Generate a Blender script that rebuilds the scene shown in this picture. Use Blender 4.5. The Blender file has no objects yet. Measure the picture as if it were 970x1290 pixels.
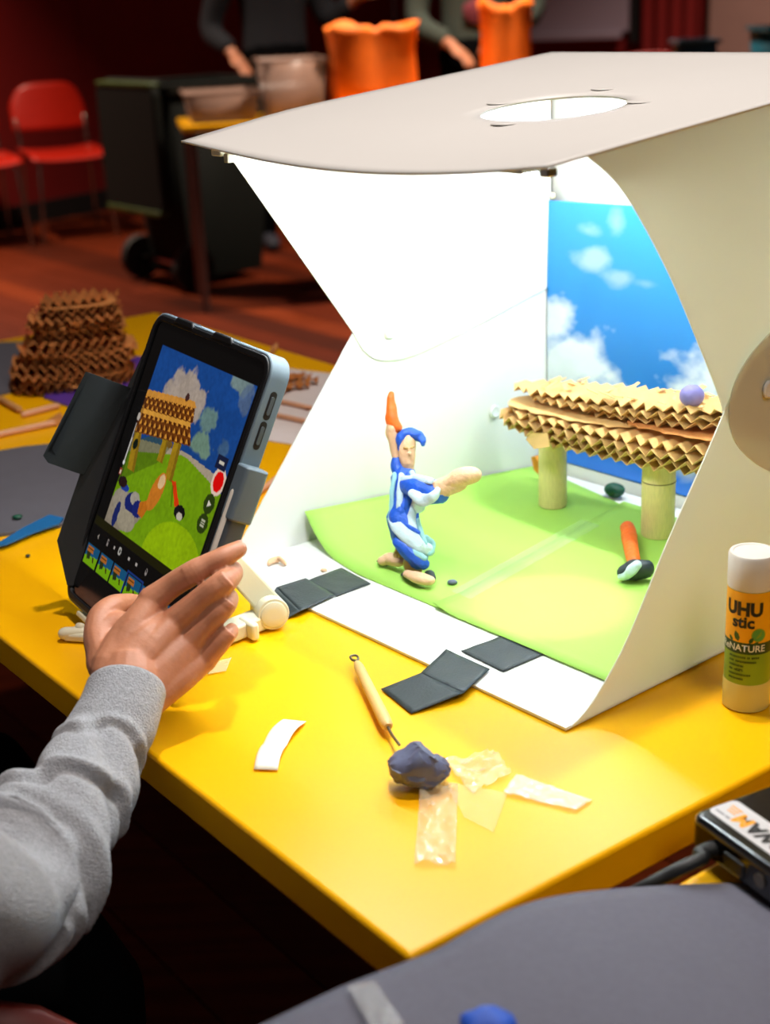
import bpy, bmesh, math, random
import numpy as np
from mathutils import Vector, Matrix, noise
from math import sin, cos, pi, radians
random.seed(7)
S = bpy.context.scene
COL = S.collection

# ---------------------------------------------------------------- camera
TOP = 0.74                                  # height of the yellow table top above the floor
FPX = 1791.7
_p, _r = radians(20), radians(2.5)
F = Vector((0, cos(_p), -sin(_p)))
R0 = Vector((1, 0, 0)); U0 = R0.cross(F)
CR = cos(_r)*R0 - sin(_r)*U0
CU = cos(_r)*U0 + sin(_r)*R0
CAM = Vector((0, 0, TOP + 0.45))
cd = bpy.data.cameras.new('camera'); cam = bpy.data.objects.new('camera', cd); COL.objects.link(cam)
cd.sensor_fit = 'VERTICAL'; cd.sensor_height = 36.0; cd.sensor_width = 36.0*970/1290
cd.lens = 50.0; cd.clip_start = 0.02
cd.dof.use_dof = True; cd.dof.focus_distance = 1.02; cd.dof.aperture_fstop = 6.7
cam.matrix_world = Matrix(((CR.x, CU.x, -F.x, CAM.x), (CR.y, CU.y, -F.y, CAM.y), (CR.z, CU.z, -F.z, CAM.z), (0, 0, 0, 1)))
S.camera = cam

# ---------------------------------------------------------------- world, exposure
S.view_settings.view_transform = 'Standard'; S.view_settings.look = 'None'
S.view_settings.gamma = 1.0; S.view_settings.use_curve_mapping = False
S.view_settings.exposure = 0.0
S.cycles.use_denoising = True
S.cycles.max_bounces = 8; S.cycles.sample_clamp_indirect = 6.0
w = bpy.data.worlds.new('room_air'); S.world = w; w.use_nodes = True
bg = w.node_tree.nodes['Background']; bg.inputs[0].default_value = (0.9, 0.72, 0.62, 1); bg.inputs[1].default_value = 0.02

def area(name, loc, size, power, color, target=None, spread=pi):
    l = bpy.data.lights.new(name, 'AREA'); l.shape = 'DISK'; l.size = size; l.energy = power; l.color = color; l.spread = spread
    o = bpy.data.objects.new(name, l); COL.objects.link(o); o.location = loc
    if target is not None:
        o.rotation_euler = (Vector(target)-Vector(loc)).to_track_quat('-Z', 'Y').to_euler()
    return o
LED_POWER = 236.0
area('ceiling_or_fill_light', (.146, 1.083, TOP+2.25), 0.10, 13, (1, .90, .83), (0.15, 1.0, TOP), radians(110))
area('ceiling_or_fill_light', (-2.2, 6.6, TOP+2.5), 0.2, 60, (1, .8, .62), spread=radians(95))
area('ceiling_or_fill_light', (0.4, 5.8, TOP+2.5), 0.2, 60, (1, .82, .66), spread=radians(95))
area('ceiling_or_fill_light', (2.6, 8.6, TOP+2.6), 0.2, 70, (1, .82, .7), spread=radians(110))
area('ceiling_or_fill_light', (.75, -0.5, TOP+1.9), 0.9, 5.5, (1, .95, .88), (0.1, .7, TOP), radians(110))  # unseen fill lamp added on the camera side to brighten the box's right wall

# ---------------------------------------------------------------- frames
def at(px, py, d):
    "point of the place seen along the ray of pixel (px, py) at depth d"
    return CAM + (F + CR*((px-485)/FPX) - CU*((py-645)/FPX))*d
def on(px, py, h=0.0):
    "point at height h above the table top"
    d = F + CR*((px-485)/FPX) - CU*((py-645)/FPX)
    return CAM + d*((TOP+h-CAM.z)/d.z)
_a = radians(39.5)
BO = Vector((.106, .807, TOP)); BU = Vector((-sin(_a), cos(_a), 0)); BV = Vector((cos(_a), sin(_a), 0)); K = Vector((0, 0, 1))
def BX(i, j, h): return BO + BU*i + BV*j + K*h           # light box: i leftwards along its front, j into it, h up
_t = radians(36.5)
TO = Vector((.0022, .589, TOP)); TU = Vector((-sin(_t), cos(_t), 0)); TV = Vector((cos(_t), sin(_t), 0))
def TB(a, b, h=0): return TO + TU*a + TV*b + K*h         # yellow table: from its near corner
TC = Vector((-.1492, .9797, TOP+.1418))
TX = Vector((.5196, -.8544, -.0041)); TY = Vector((.3724, .2222, .9011)); TN = Vector((-.769, -.4697, .4336))
def TAB(x, y, z=0): return TC + TX*x + TY*y + TN*z        # tablet: screen in plane z = 0
PW, PH = .1568, .1423
def SCR(s, t, z=0): return TAB((s-.5)*PW, (.5-t)*PH, z)   # tablet picture: s right, t down
def frame(o, x, y, z):
    return lambda a, b, c: o + x*a + y*b + z*c
def zframe(loc, rot=0):
    c, s = cos(rot), sin(rot)
    return frame(Vector(loc), Vector((c, s, 0)), Vector((-s, c, 0)), K)

# ---------------------------------------------------------------- materials
def lin(c):
    return tuple((x/12.92 if x <= .04045 else ((x+.055)/1.055)**2.4) for x in c)
def rgb(r, g, b): return lin((r/255, g/255, b/255))
MATS = {}
def mat(name, col, rough=.5, var=.06, scale=30, bump=0, bscale=200, metal=0, spec=.5, trans=0, alpha=1, emit=None, estr=0, sheen=0, coat=0, sss=0, stretch=None, attr=None):
    m = bpy.data.materials.new(name); m.use_nodes = True
    nt = m.node_tree; N = nt.nodes; L = nt.links
    b = N['Principled BSDF']; out = N['Material Output']
    b.inputs['Roughness'].default_value = rough; b.inputs['Metallic'].default_value = metal
    b.inputs['Specular IOR Level'].default_value = spec
    tc = N.new('ShaderNodeTexCoord'); src = tc.outputs['Object']
    if stretch:
        mp = N.new('ShaderNodeMapping'); L.new(src, mp.inputs[0]); mp.inputs['Scale'].default_value = stretch; src = mp.outputs[0]
    if attr:
        at_ = N.new('ShaderNodeAttribute'); at_.attribute_name = attr
        csock = at_.outputs['Color']; L.new(csock, b.inputs['Base Color'])
    else:
        nz = N.new('ShaderNodeTexNoise'); nz.inputs['Scale'].default_value = scale; nz.inputs['Detail'].default_value = 4
        L.new(src, nz.inputs['Vector'])
        rp = N.new('ShaderNodeValToRGB'); e = rp.color_ramp.elements
        e[0].position = .3; e[1].position = .7
        e[0].color = tuple(max(0, c*(1-var)) for c in col)+(1,); e[1].color = tuple(min(1, c*(1+var)) for c in col)+(1,)
        L.new(nz.outputs['Fac'], rp.inputs[0]); csock = rp.outputs['Color']; L.new(csock, b.inputs['Base Color'])
    if bump:
        n2 = N.new('ShaderNodeTexNoise'); n2.inputs['Scale'].default_value = bscale; n2.inputs['Detail'].default_value = 3
        L.new(src, n2.inputs['Vector'])
        bp = N.new('ShaderNodeBump'); bp.inputs['Strength'].default_value = bump; bp.inputs['Distance'].default_value = .002
        L.new(n2.outputs['Fac'], bp.inputs['Height']); L.new(bp.outputs[0], b.inputs['Normal'])
    if emit is not None:
        b.inputs['Emission Color'].default_value = tuple(emit)+(1,); b.inputs['Emission Strength'].default_value = estr
    if attr and estr:
        L.new(csock, b.inputs['Emission Color']); b.inputs['Emission Strength'].default_value = estr
        for l in list(b.inputs['Base Color'].links): L.remove(l)
        b.inputs['Base Color'].default_value = (.004, .004, .004, 1)
    if sheen: b.inputs['Sheen Weight'].default_value = sheen
    if coat: b.inputs['Coat Weight'].default_value = coat; b.inputs['Coat Roughness'].default_value = .1
    if sss:
        b.inputs['Subsurface Weight'].default_value = sss; b.inputs['Subsurface Radius'].default_value = (.006, .002, .001); b.inputs['Subsurface Scale'].default_value = 1
    b.inputs['Alpha'].default_value = alpha
    if trans:
        t = N.new('ShaderNodeBsdfTranslucent'); L.new(csock, t.inputs['Color'])
        mx = N.new('ShaderNodeMixShader'); mx.inputs[0].default_value = trans
        L.new(b.outputs[0], mx.inputs[1]); L.new(t.outputs[0], mx.inputs[2]); L.new(mx.outputs[0], out.inputs['Surface'])
    MATS[name] = m
    return m
M = MATS
mat('yellow_laminate', rgb(250, 181, 0), .36, .02, 6, bump=.02, bscale=300, spec=.3)
mat('box_white', rgb(238, 235, 231), .42, .01, 8, trans=.03)
mat('box_side', rgb(241, 238, 222), .42, .01, 8, trans=.40)
mat('box_trim', rgb(205, 196, 170), .5, .03)
mat('led', rgb(255, 255, 255), .5, emit=(.85, .955, 1.0), estr=LED_POWER)
mat('aluminium', rgb(190, 190, 192), .3, .03, metal=1)
mat('green_card', rgb(160, 206, 84), .7, .03, 12, bump=.05, bscale=400)
mat('black_tape', rgb(54, 60, 62), .42, .12, 60, bump=.15, bscale=500, spec=.3)
mat('white_plastic', rgb(222, 214, 186), .35, .02)
mat('clay_skin', rgb(234, 186, 144), .6, .07, 90, bump=.6, bscale=230)
mat('clay_skin_dull', rgb(176, 138, 66), .6, .12, 90, bump=.6, bscale=230)
mat('clay_blue', rgb(24, 84, 196), .5, .10, 90, bump=.6, bscale=230)
mat('clay_white', rgb(196, 214, 222), .5, .06, 90, bump=.6, bscale=230)
mat('clay_aqua', rgb(150, 200, 206), .5, .06, 90, bump=.6, bscale=230)
mat('clay_orange', rgb(238, 104, 18), .55, .08, 90, bump=.6, bscale=230)
mat('clay_dark', rgb(30, 42, 46), .5, .1, 90, bump=.2, bscale=120)
mat('clay_slate', rgb(92, 96, 122), .42, .18, 60, bump=.3, bscale=110)
mat('clay_green', rgb(10, 74, 52), .5, .1, 90, bump=.2)
mat('clay_violet', rgb(118, 108, 168), .5, .1, 90, bump=.2)
mat('clay_cobalt', rgb(30, 82, 190), .6, .1, 90, bump=.2)
mat('bamboo', rgb(224, 202, 140), .5, .14, 40, bump=.15, stretch=(60, 60, 3))
mat('bamboo_node', rgb(96, 74, 34), .7, .2)
mat('cardboard', rgb(216, 172, 108), .8, .12, 40, bump=.1, bscale=300)
mat('cardboard_dark', rgb(200, 128, 64), .85, .22, 40, bump=.1, bscale=300)
mat('tape_white', rgb(240, 234, 214), .5, .03)
mat('tape_clear', rgb(246, 240, 214), .12, .02, alpha=.20, spec=.9)
mat('tape_clear_dense', rgb(250, 246, 228), .15, .02, alpha=.36, spec=.8)
mat('wood_handle', rgb(214, 176, 108), .5, .10, 30, stretch=(80, 80, 6))
mat('wood_stick', rgb(196, 140, 84), .7, .15)
mat('steel', rgb(120, 112, 100), .35, .05, metal=1)
mat('glue_cap', rgb(216, 210, 200), .5, .03, 40)
mat('glue_orange', rgb(240, 166, 10), .4, .02)
mat('glue_leaf', rgb(44, 80, 24), .45, .02)
mat('glue_darkgreen', rgb(22, 58, 26), .45, .02)
mat('glue_lime', rgb(128, 156, 26), .45, .02)
mat('glue_base', rgb(206, 188, 104), .35, .04)
mat('ink', rgb(22, 14, 10), .5, .0)
mat('ink_green', rgb(38, 62, 12), .5, .0)
mat('ink_white', rgb(225, 225, 205), .5, .0)
mat('ink_orange', rgb(244, 160, 10), .5, .0)
mat('ink_grey', rgb(130, 128, 132), .5, .0)
mat('emblem_green', rgb(84, 150, 56), .45, .02)
mat('gloss_black', rgb(14, 14, 15), .16, .1, spec=.6)
mat('cable_black', rgb(12, 12, 13), .5, .1)
mat('label_white', rgb(206, 202, 202), .5, .01)
mat('grey_card', rgb(98, 97, 110), .85, .05, 240, bump=.08, bscale=900)
mat('board_grey', rgb(92, 90, 98), .8, .04, 40)
mat('case_black', rgb(24, 24, 26), .45, .1, 60, spec=.4)
mat('case_grey', rgb(98, 112, 122), .5, .04, 40)
mat('case_slate', rgb(72, 80, 86), .5, .04, 40)
mat('case_flap', rgb(36, 37, 39), .65, .05, 80, bump=.05)
mat('case_flap_dark', rgb(20, 25, 27), .6, .05, 80, bump=.05)
mat('glass_black', rgb(8, 8, 9), .06, .0, spec=.5)
mat('screen', (0, 0, 0), .08, attr='Paint', estr=.75)
mat('poster', (0, 0, 0), .5, attr='Paint')
mat('stylus', rgb(226, 218, 204), .35, .03)
mat('skin', rgb(188, 124, 92), .5, .10, 55, bump=.15, bscale=260, sss=.12)
mat('nail', rgb(206, 148, 124), .3, .03, 100)
mat('sweatshirt', rgb(170, 170, 175), .95, .16, 420, bump=.9, bscale=900, sheen=.25)
mat('cloth_black', rgb(4, 4, 5), .95, .2, 100, spec=.05)
mat('hair_brown', rgb(40, 24, 14), .6, .2, 60)
mat('chair_red', rgb(172, 24, 4), .4, .05)
mat('chair_maroon', rgb(120, 30, 18), .5, .05)
mat('chrome', rgb(170, 160, 150), .25, .03, metal=1)
mat('wall_red', rgb(128, 4, 2), .75, .06, 4)
mat('skirting', rgb(12, 8, 8), .7, .1)
mat('curtain_red', rgb(130, 14, 8), .9, .06, 10)
mat('whiteboard', rgb(178, 160, 172), .45, .02, 4)
mat('pillar', rgb(148, 112, 100), .8, .05, 6)
mat('floor_wood', rgb(88, 29, 5), .5, .25, 3, spec=.2, bump=.03, bscale=60, stretch=(1, 14, 1))
mat('floor_wood_dark', rgb(66, 20, 3), .5, .25, 3, spec=.2, bump=.03, bscale=60, stretch=(1, 14, 1))
mat('floor_wood_light', rgb(108, 40, 8), .5, .25, 3, spec=.2, bump=.03, bscale=60, stretch=(1, 14, 1))
mat('floor_gap', rgb(26, 10, 5), .9, .1)
mat('bin_green', rgb(7, 11, 7), .75, .1, 20, spec=.2)
mat('bin_rim', rgb(44, 62, 12), .5, .1)
mat('tyre', rgb(10, 10, 11), .7, .1)
mat('tub_clear', rgb(150, 120, 106), .3, .06, 20, alpha=.72)
mat('tub_teal', rgb(20, 96, 116), .4, .05)
mat('tub_blue', rgb(62, 84, 104), .4, .2, 14)
mat('bag_orange', rgb(246, 116, 8), .7, .12, 9, bump=.3, bscale=40)
mat('shirt_navy', rgb(20, 22, 30), .9, .1, 60)
mat('shirt_green', rgb(62, 70, 62), .9, .1, 60)
mat('print_rose', rgb(110, 42, 52), .9, .2, 30)
mat('shoe_navy', rgb(16, 20, 34), .7, .1)
mat('purple_card', rgb(90, 50, 150), .6, .1, 30)
mat('paper_white', rgb(226, 214, 210), .7, .03)
mat('strip_blue', rgb(18, 100, 158), .55, .05)
mat('strip_pink', rgb(226, 168, 130), .6, .05)
mat('leg_metal', rgb(118, 98, 94), .4, .05, metal=.6)
mat('rubber', rgb(20, 20, 20), .8, .1)

# ---------------------------------------------------------------- mesh helpers
class MB:
    def __init__(s): s.v = []; s.f = []
    def add(s, vs, fs):
        o = len(s.v); s.v += [Vector(p) for p in vs]; s.f += [tuple(i+o for i in f) for f in fs]; return s
    def box(s, fr, x0, x1, y0, y1, z0, z1):
        return s.add([fr(x, y, z) for z in (z0, z1) for x, y in ((x0, y0), (x1, y0), (x1, y1), (x0, y1))],
                     [(3, 2, 1, 0), (4, 5, 6, 7), (0, 1, 5, 4), (1, 2, 6, 5), (2, 3, 7, 6), (3, 0, 4, 7)])
    def prism(s, fr, poly, z0, z1):
        n = len(poly)
        return s.add([fr(x, y, z0) for x, y in poly]+[fr(x, y, z1) for x, y in poly],
                     [tuple(range(n-1, -1, -1)), tuple(range(n, 2*n))]+[(i, (i+1) % n, n+(i+1) % n, n+i) for i in range(n)])
    def slab(s, top, th):
        "polygon of world points thickened along th (a vector)"
        n = len(top)
        return s.add([p-th for p in top]+list(top), [tuple(range(n-1, -1, -1)), tuple(range(n, 2*n))]+[(i, (i+1) % n, n+(i+1) % n, n+i) for i in range(n)])
    def grid(s, fn, nu, nv, u0=0, u1=1, v0=0, v1=1):
        vs = [fn(u0+(u1-u0)*a/nu, v0+(v1-v0)*b/nv) for b in range(nv+1) for a in range(nu+1)]
        return s.add(vs, [(b*(nu+1)+a, b*(nu+1)+a+1, (b+1)*(nu+1)+a+1, (b+1)*(nu+1)+a) for b in range(nv) for a in range(nu)])
    def lathe(s, fr, prof, n=32, caps=True):
        vs = [fr(r*cos(2*pi*k/n), r*sin(2*pi*k/n), z) for r, z in prof for k in range(n)]
        fs = [(q*n+k, q*n+(k+1) % n, (q+1)*n+(k+1) % n, (q+1)*n+k) for q in range(len(prof)-1) for k in range(n)]
        if caps: fs += [tuple(range(n-1, -1, -1)), tuple((len(prof)-1)*n+k for k in range(n))]
        return s.add(vs, fs)
    def limb(s, pts, n=14, sub=4, flat=None, fdir=None, round_ends=True):
        "tapering tube through (point, radius) pairs; flat = ratio of the radius along fdir"
        P = [Vector(p[0]) for p in pts]; Rr = [p[1] for p in pts]
        path = []; rad = []
        m = len(P)
        for i in range(m-1):
            p0 = P[max(i-1, 0)]; p1 = P[i]; p2 = P[i+1]; p3 = P[min(i+2, m-1)]
            for q in range(sub):
                t = q/sub
                path.append(.5*((2*p1)+(p2-p0)*t+(2*p0-5*p1+4*p2-p3)*t*t+(3*p1-p0-3*p2+p3)*t**3))
                tt = t*t*(3-2*t); rad.append(Rr[i]*(1-tt)+Rr[i+1]*tt)
        path.append(P[-1]); rad.append(Rr[-1])
        if round_ends:
            d0 = (path[0]-path[1]).normalized(); d1 = (path[-1]-path[-2]).normalized()
            pre = [(path[0]+d0*rad[0]*k, rad[0]*math.sqrt(max(0, 1-k*k))) for k in (.98, .85, .55)]
            post = [(path[-1]+d1*rad[-1]*k, rad[-1]*math.sqrt(max(0, 1-k*k))) for k in (.55, .85, .98)]
            path = [a for a, b in pre]+path+[a for a, b in post]; rad = [b for a, b in pre]+rad+[b for a, b in post]
        t0 = (path[1]-path[0]).normalized()
        up = fdir.copy() if fdir else Vector((0, 0, 1))
        if abs(t0.dot(up)) > .95: up = Vector((0, 1, 0)) if abs(t0.y) < .9 else Vector((1, 0, 0))
        vs = []
        for i, p in enumerate(path):
            t = (path[min(i+1, len(path)-1)]-path[max(i-1, 0)]).normalized()
            a = (up-t*up.dot(t)).normalized(); bb = t.cross(a); up = a if fdir is None else fdir
            fl = flat if flat else 1
            for k in range(n):
                c, sn = cos(2*pi*k/n), sin(2*pi*k/n)
                vs.append(p+a*c*rad[i]*fl+bb*sn*rad[i])
        q = len(path)
        fs = [(i*n+k, i*n+(k+1) % n, (i+1)*n+(k+1) % n, (i+1)*n+k) for i in range(q-1) for k in range(n)]
        fs += [tuple(range(n-1, -1, -1)), tuple((q-1)*n+k for k in range(n))]
        return s.add(vs, fs)
    def blob(s, c, r, sub=3, amp=0, freq=40, seed=0, axes=None):
        bm = bmesh.new(); bmesh.ops.create_icosphere(bm, subdivisions=sub, radius=1)
        bm.verts.index_update()
        rx, ry, rz = r if isinstance(r, (tuple, list)) else (r, r, r)
        ax = axes or (Vector((1, 0, 0)), Vector((0, 1, 0)), Vector((0, 0, 1)))
        vs = []
        for v in bm.verts:
            d = v.co.normalized()
            k = 1+amp*noise.noise(d*freq+Vector((seed*7.1, seed*3.3, seed)))
            vs.append(Vector(c)+ax[0]*d.x*rx*k+ax[1]*d.y*ry*k+ax[2]*d.z*rz*k)
        fs = [tuple(v.index for v in f.verts) for f in bm.faces]; bm.free()
        return s.add(vs, fs)
    def rough(s, amp, freq, seed=0):
        for v in s.v:
            q = v*freq+Vector((seed*1.7, seed*2.9, seed))
            v += Vector((noise.noise(q), noise.noise(q+Vector((31, 0, 0))), noise.noise(q+Vector((0, 47, 0)))))*amp
        return s

WORLD = {}
def tag(o, label=None, cat=None, group=None, kind=None):
    if label: o['label'] = label
    if cat: o['category'] = cat
    if group: o['group'] = group
    if kind: o['kind'] = kind
    return o
def thing(name, loc, label, cat, group=None):
    o = bpy.data.objects.new(name, None); COL.objects.link(o); o.location = loc; o.empty_display_size = .02
    WORLD[o.name] = Vector(loc); return tag(o, label, cat, group)
def part(name, mb, m, parent=None, smooth=40, bevel=0, bseg=2, solid=0, soff=0, sub=0, remesh=0, smoothmod=0, label=None, mesh=None):
    vs = mb.v
    lo = Vector((min(v.x for v in vs), min(v.y for v in vs), min(v.z for v in vs))); hi = Vector((max(v.x for v in vs), max(v.y for v in vs), max(v.z for v in vs)))
    c = Vector(((lo.x+hi.x)/2, (lo.y+hi.y)/2, lo.z))
    me = bpy.data.meshes.new(name); me.from_pydata([tuple(v-c) for v in vs], [], mb.f); me.update()
    me.materials.append(M[m] if isinstance(m, str) else m)
    if smooth:
        me.shade_smooth()
        if smooth < 170: me.set_sharp_from_angle(angle=radians(smooth))
    o = bpy.data.objects.new(name, me); COL.objects.link(o)
    WORLD[o.name] = c
    if parent is not None:
        o.parent = parent; o.location = c-WORLD[parent.name]
    else: o.location = c
    if remesh:
        md = o.modifiers.new('union', 'REMESH'); md.mode = 'VOXEL'; md.voxel_size = remesh; md.use_smooth_shade = True
        if smoothmod:
            ms = o.modifiers.new('soften', 'SMOOTH'); ms.iterations = smoothmod; ms.factor = .5
    if solid:
        md = o.modifiers.new('thickness', 'SOLIDIFY'); md.thickness = solid; md.offset = soff
    if bevel:
        md = o.modifiers.new('edges', 'BEVEL'); md.width = bevel; md.segments = bseg; md.limit_method = 'ANGLE'; md.angle_limit = radians(40)
    if sub:
        md = o.modifiers.new('subdivision', 'SUBSURF'); md.levels = sub; md.render_levels = sub
    if label: o['label'] = label
    return o
def children(o): return [c for c in bpy.data.objects if c.parent == o]
def copy_tree(o, dloc=None, parent=None, rot=None):
    c = o.copy(); COL.objects.link(c)
    if parent is not None: c.parent = parent
    else:
        if dloc is not None: c.location = dloc
        if rot is not None: c.rotation_euler = (0, 0, rot)
    for ch in children(o): copy_tree(ch, parent=c)
    return c
def solo(name, mb, m, label, cat, group=None, **kw):
    return tag(part(name, mb, m, None, **kw), label, cat, group)
def rrect(x0, x1, y0, y1, r, n=6):
    P = []
    for cx, cy, a0 in ((x1-r, y1-r, 0), (x0+r, y1-r, 90), (x0+r, y0+r, 180), (x1-r, y0+r, 270)):
        for k in range(n+1):
            a = radians(a0+90*k/n); P.append((cx+r*cos(a), cy+r*sin(a)))
    return P
def catmull(P, sub=6):
    out = []; m = len(P)
    for i in range(m-1):
        p0, p1, p2, p3 = P[max(i-1, 0)], P[i], P[i+1], P[min(i+2, m-1)]
        for q in range(sub):
            t = q/sub
            out.append(tuple(.5*(2*b+(c-a)*t+(2*a-5*b+4*c-d)*t*t+(3*b-a-3*c+d)*t**3) for a, b, c, d in zip(p0, p1, p2, p3)))
    out.append(tuple(P[-1])); return out
def text_mb(txt, size, bold=0.0, cut=0.0, align='CENTER'):
    cu = bpy.data.curves.new('lettering', 'FONT'); cu.body = txt; cu.size = size; cu.offset = bold; cu.align_x = align; cu.align_y = 'CENTER'; cu.resolution_u = 3
    o = bpy.data.objects.new('lettering', cu); COL.objects.link(o)
    dg = bpy.context.evaluated_depsgraph_get(); me = o.evaluated_get(dg).to_mesh()
    bm = bmesh.new(); bm.from_mesh(me); o.evaluated_get(dg).to_mesh_clear()
    bpy.data.objects.remove(o); bpy.data.curves.remove(cu)
    if cut:
        xs = [v.co.x for v in bm.verts]; x = min(xs)+cut
        while x < max(xs):
            bmesh.ops.bisect_plane(bm, geom=bm.verts[:]+bm.edges[:]+bm.faces[:], plane_co=(x, 0, 0), plane_no=(1, 0, 0)); x += cut
    bm.verts.index_update()
    r = ([v.co.copy() for v in bm.verts], [tuple(v.index for v in f.verts) for f in bm.faces]); bm.free()
    return r
def inpoly(px, py, poly):
    r = np.zeros(px.shape, bool); n = len(poly)
    for i in range(n):
        x1, y1 = poly[i]; x2, y2 = poly[(i+1) % n]
        if y1 == y2: continue
        r ^= ((py > min(y1, y2)) & (py <= max(y1, y2)) & (px < (x2-x1)*(py-y1)/(y2-y1)+x1))
    return r
def npnoise(x, y, seed, octs=4):
    rs = np.random.RandomState(seed); tot = np.zeros_like(x); amp = 1; nrm = 0
    for o in range(octs):
        g = rs.rand(64, 64); xi = np.floor(x).astype(int); yi = np.floor(y).astype(int); fx = x-xi; fy = y-yi
        fx = fx*fx*(3-2*fx); fy = fy*fy*(3-2*fy)
        a = g[yi % 64, xi % 64]; b = g[yi % 64, (xi+1) % 64]; c = g[(yi+1) % 64, xi % 64]; d = g[(yi+1) % 64, (xi+1) % 64]
        tot += amp*((a*(1-fx)+b*fx)*(1-fy)+(c*(1-fx)+d*fx)*fy); nrm += amp; amp *= .55; x = x*2.03+5; y = y*2.03+9
    return tot/nrm
def paint(o, cols):
    ca = o.data.color_attributes.new('Paint', 'FLOAT_COLOR', 'POINT')
    a = np.ones((len(cols), 4), np.float32); a[:, :3] = cols; ca.data.foreach_set('color', a.ravel())
def nlin(c):
    c = np.asarray(c, float)/255.; return np.where(c <= .04045, c/12.92, ((c+.055)/1.055)**2.4)

# ================================================================ SETTING
fl = bpy.data.objects.new('floor', None); COL.objects.link(fl); WORLD['floor'] = Vector((0, 0, 0)); fl['kind'] = 'structure'
zf = lambda x, y, z: Vector((x, y, z))
part('underlay', MB().box(zf, -6, 7, -1.5, 14, -.05, -.012), 'floor_gap', fl)
pw, plen = .135, 2.1
seen = []; rest = {k: MB() for k in ('floor_wood', 'floor_wood_dark', 'floor_wood_light')}
fo = Vector((0, 0, 0))
fr_f = frame(fo, Vector((TU.x, TU.y, 0)), Vector((TV.x, TV.y, 0)), K)
def vis(p):
    d = p-CAM; z = d.dot(F)
    if z < .3: return False
    x = 485+FPX*d.dot(CR)/z; y = 645-FPX*d.dot(CU)/z
    return -60 < x < 480 and 250 < y < 1350
shared = {}
for r in range(-22, 66):
    off = random.random()*plen
    for q in range(-2, 9):
        x0 = q*plen-off; c = fr_f(x0+plen/2, (r+.5)*pw, 0)
        if c.x < -6 or c.x > 7 or c.y < -1.5 or c.y > 14: continue
        m = random.choice(('floor_wood', 'floor_wood', 'floor_wood_dark', 'floor_wood_light'))
        v_ = any(vis(fr_f(x0+plen*t, (r+.5)*pw, 0)) for t in (0, .2, .4, .6, .8, 1))
        if v_ and len(seen) < 295:
            dz = -random.random()*.0008
            if m not in shared:
                ob = part('plank', MB().box(frame(Vector((0, 0, 0)), Vector((TU.x, TU.y, 0)), Vector((TV.x, TV.y, 0)), K), -plen/2+.001, plen/2-.001, -pw/2+.0015, pw/2-.0015, -.012, 0), m, fl, smooth=0)
                shared[m] = ob
            else:
                ob = shared[m].copy(); COL.objects.link(ob)
            ob.location = (c.x, c.y, dz-.012)
            seen.append(ob)
        else:
            rest[m].box(fr_f, x0+.001, x0+plen-.001, r*pw+.0015, (r+1)*pw-.0015, -.012, 0)
for k, mb in rest.items():
    if mb.v: tag(part('far_planks', mb, k, fl, smooth=0), kind='stuff')

WD = Vector((.57, .82, 0)).normalized(); WN = Vector((WD.y, -WD.x, 0))
wo = Vector((-2.15, 8.3056, 0)) - WD*2.6
wlen = (Vector((.244, 11.74, 0))-wo).length
wl = bpy.data.objects.new('wall_left', None); COL.objects.link(wl); wl['kind'] = 'structure'; wl.location = wo; WORLD['wall_left'] = wo
frw = frame(wo, WD, WN*-1, K)
n_p = 6
for k in range(n_p):
    part('wall_panel', MB().box(frw, k*wlen/n_p+.004, (k+1)*wlen/n_p-.004, 0, .08, 0, 3.2), 'wall_red', wl, smooth=0)
bb = part('baseboard_left', MB().box(frw, 0, wlen, -.015, 0, 0, .12), 'skirting'); bb['kind'] = 'structure'
WB = Vector((.93, -.37, 0)).normalized(); WBN = Vector((-WB.y, WB.x, 0))
w2 = Vector((.244, 11.74, 0)); frb = frame(w2, WB, WBN, K)
o = part('wall_back', MB().box(frb, 0, 5.6, 0, .08, 0, 3.2), 'wall_red', None, smooth=0); o['kind'] = 'structure'
o = part('baseboard_back', MB().box(frb, 0, 5.6, -.015, 0, 0, .12), 'skirting'); o['kind'] = 'structure'
pil = part('trim_1', MB().box(frb, 2.45, 3.4, -.25, -.001, 0, 3.2), 'pillar', None, bevel=.02); pil['kind'] = 'structure'

# ================================================================ LARGE THINGS
# ---- yellow table
t = thing('table', TB(.745, .34, -TOP), 'long yellow laminate table carrying the white photo box', 'table')
part('tabletop', MB().box(TB, 0, 1.492, 0, .675, -.027, 0), 'yellow_laminate', t, bevel=.003, bseg=3)
for a in (.10, 1.39):
    for b in (.08, .595):
        lg = part('leg', MB().limb([(TB(a, b, -.03), .018), (TB(a, b, -TOP+.01), .018)], n=14, sub=1, round_ends=False), 'leg_metal', t)
        part('foot_cap', MB().lathe(zframe(TB(a, b, -TOP)), [(.021, 0), (.021, .02)], 14), 'rubber', lg)
part('apron', MB().box(TB, .06, 1.43, .06, .085, -.075, -.028), 'leg_metal', t)
part('apron', MB().box(TB, .06, 1.43, .59, .615, -.075, -.028), 'leg_metal', t)
# ---- second yellow table nearer the camera
t = thing('table', TB(-.36, .6, -TOP), 'second yellow table at lower right, mostly under the grey card', 'table')
part('tabletop', MB().box(TB, -.72, -.040, .035, 1.3, -.030, -.0045), 'yellow_laminate', t, bevel=.003)
for a in (-.64, -.12):
    for b in (.12, 1.22):
        lg = part('leg', MB().limb([(TB(a, b, -.031), .018), (TB(a, b, -TOP+.01), .018)], n=14, sub=1, round_ends=False), 'leg_metal', t)
        part('foot_cap', MB().lathe(zframe(TB(a, b, -TOP)), [(.021, 0), (.021, .02)], 14), 'rubber', lg)

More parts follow.
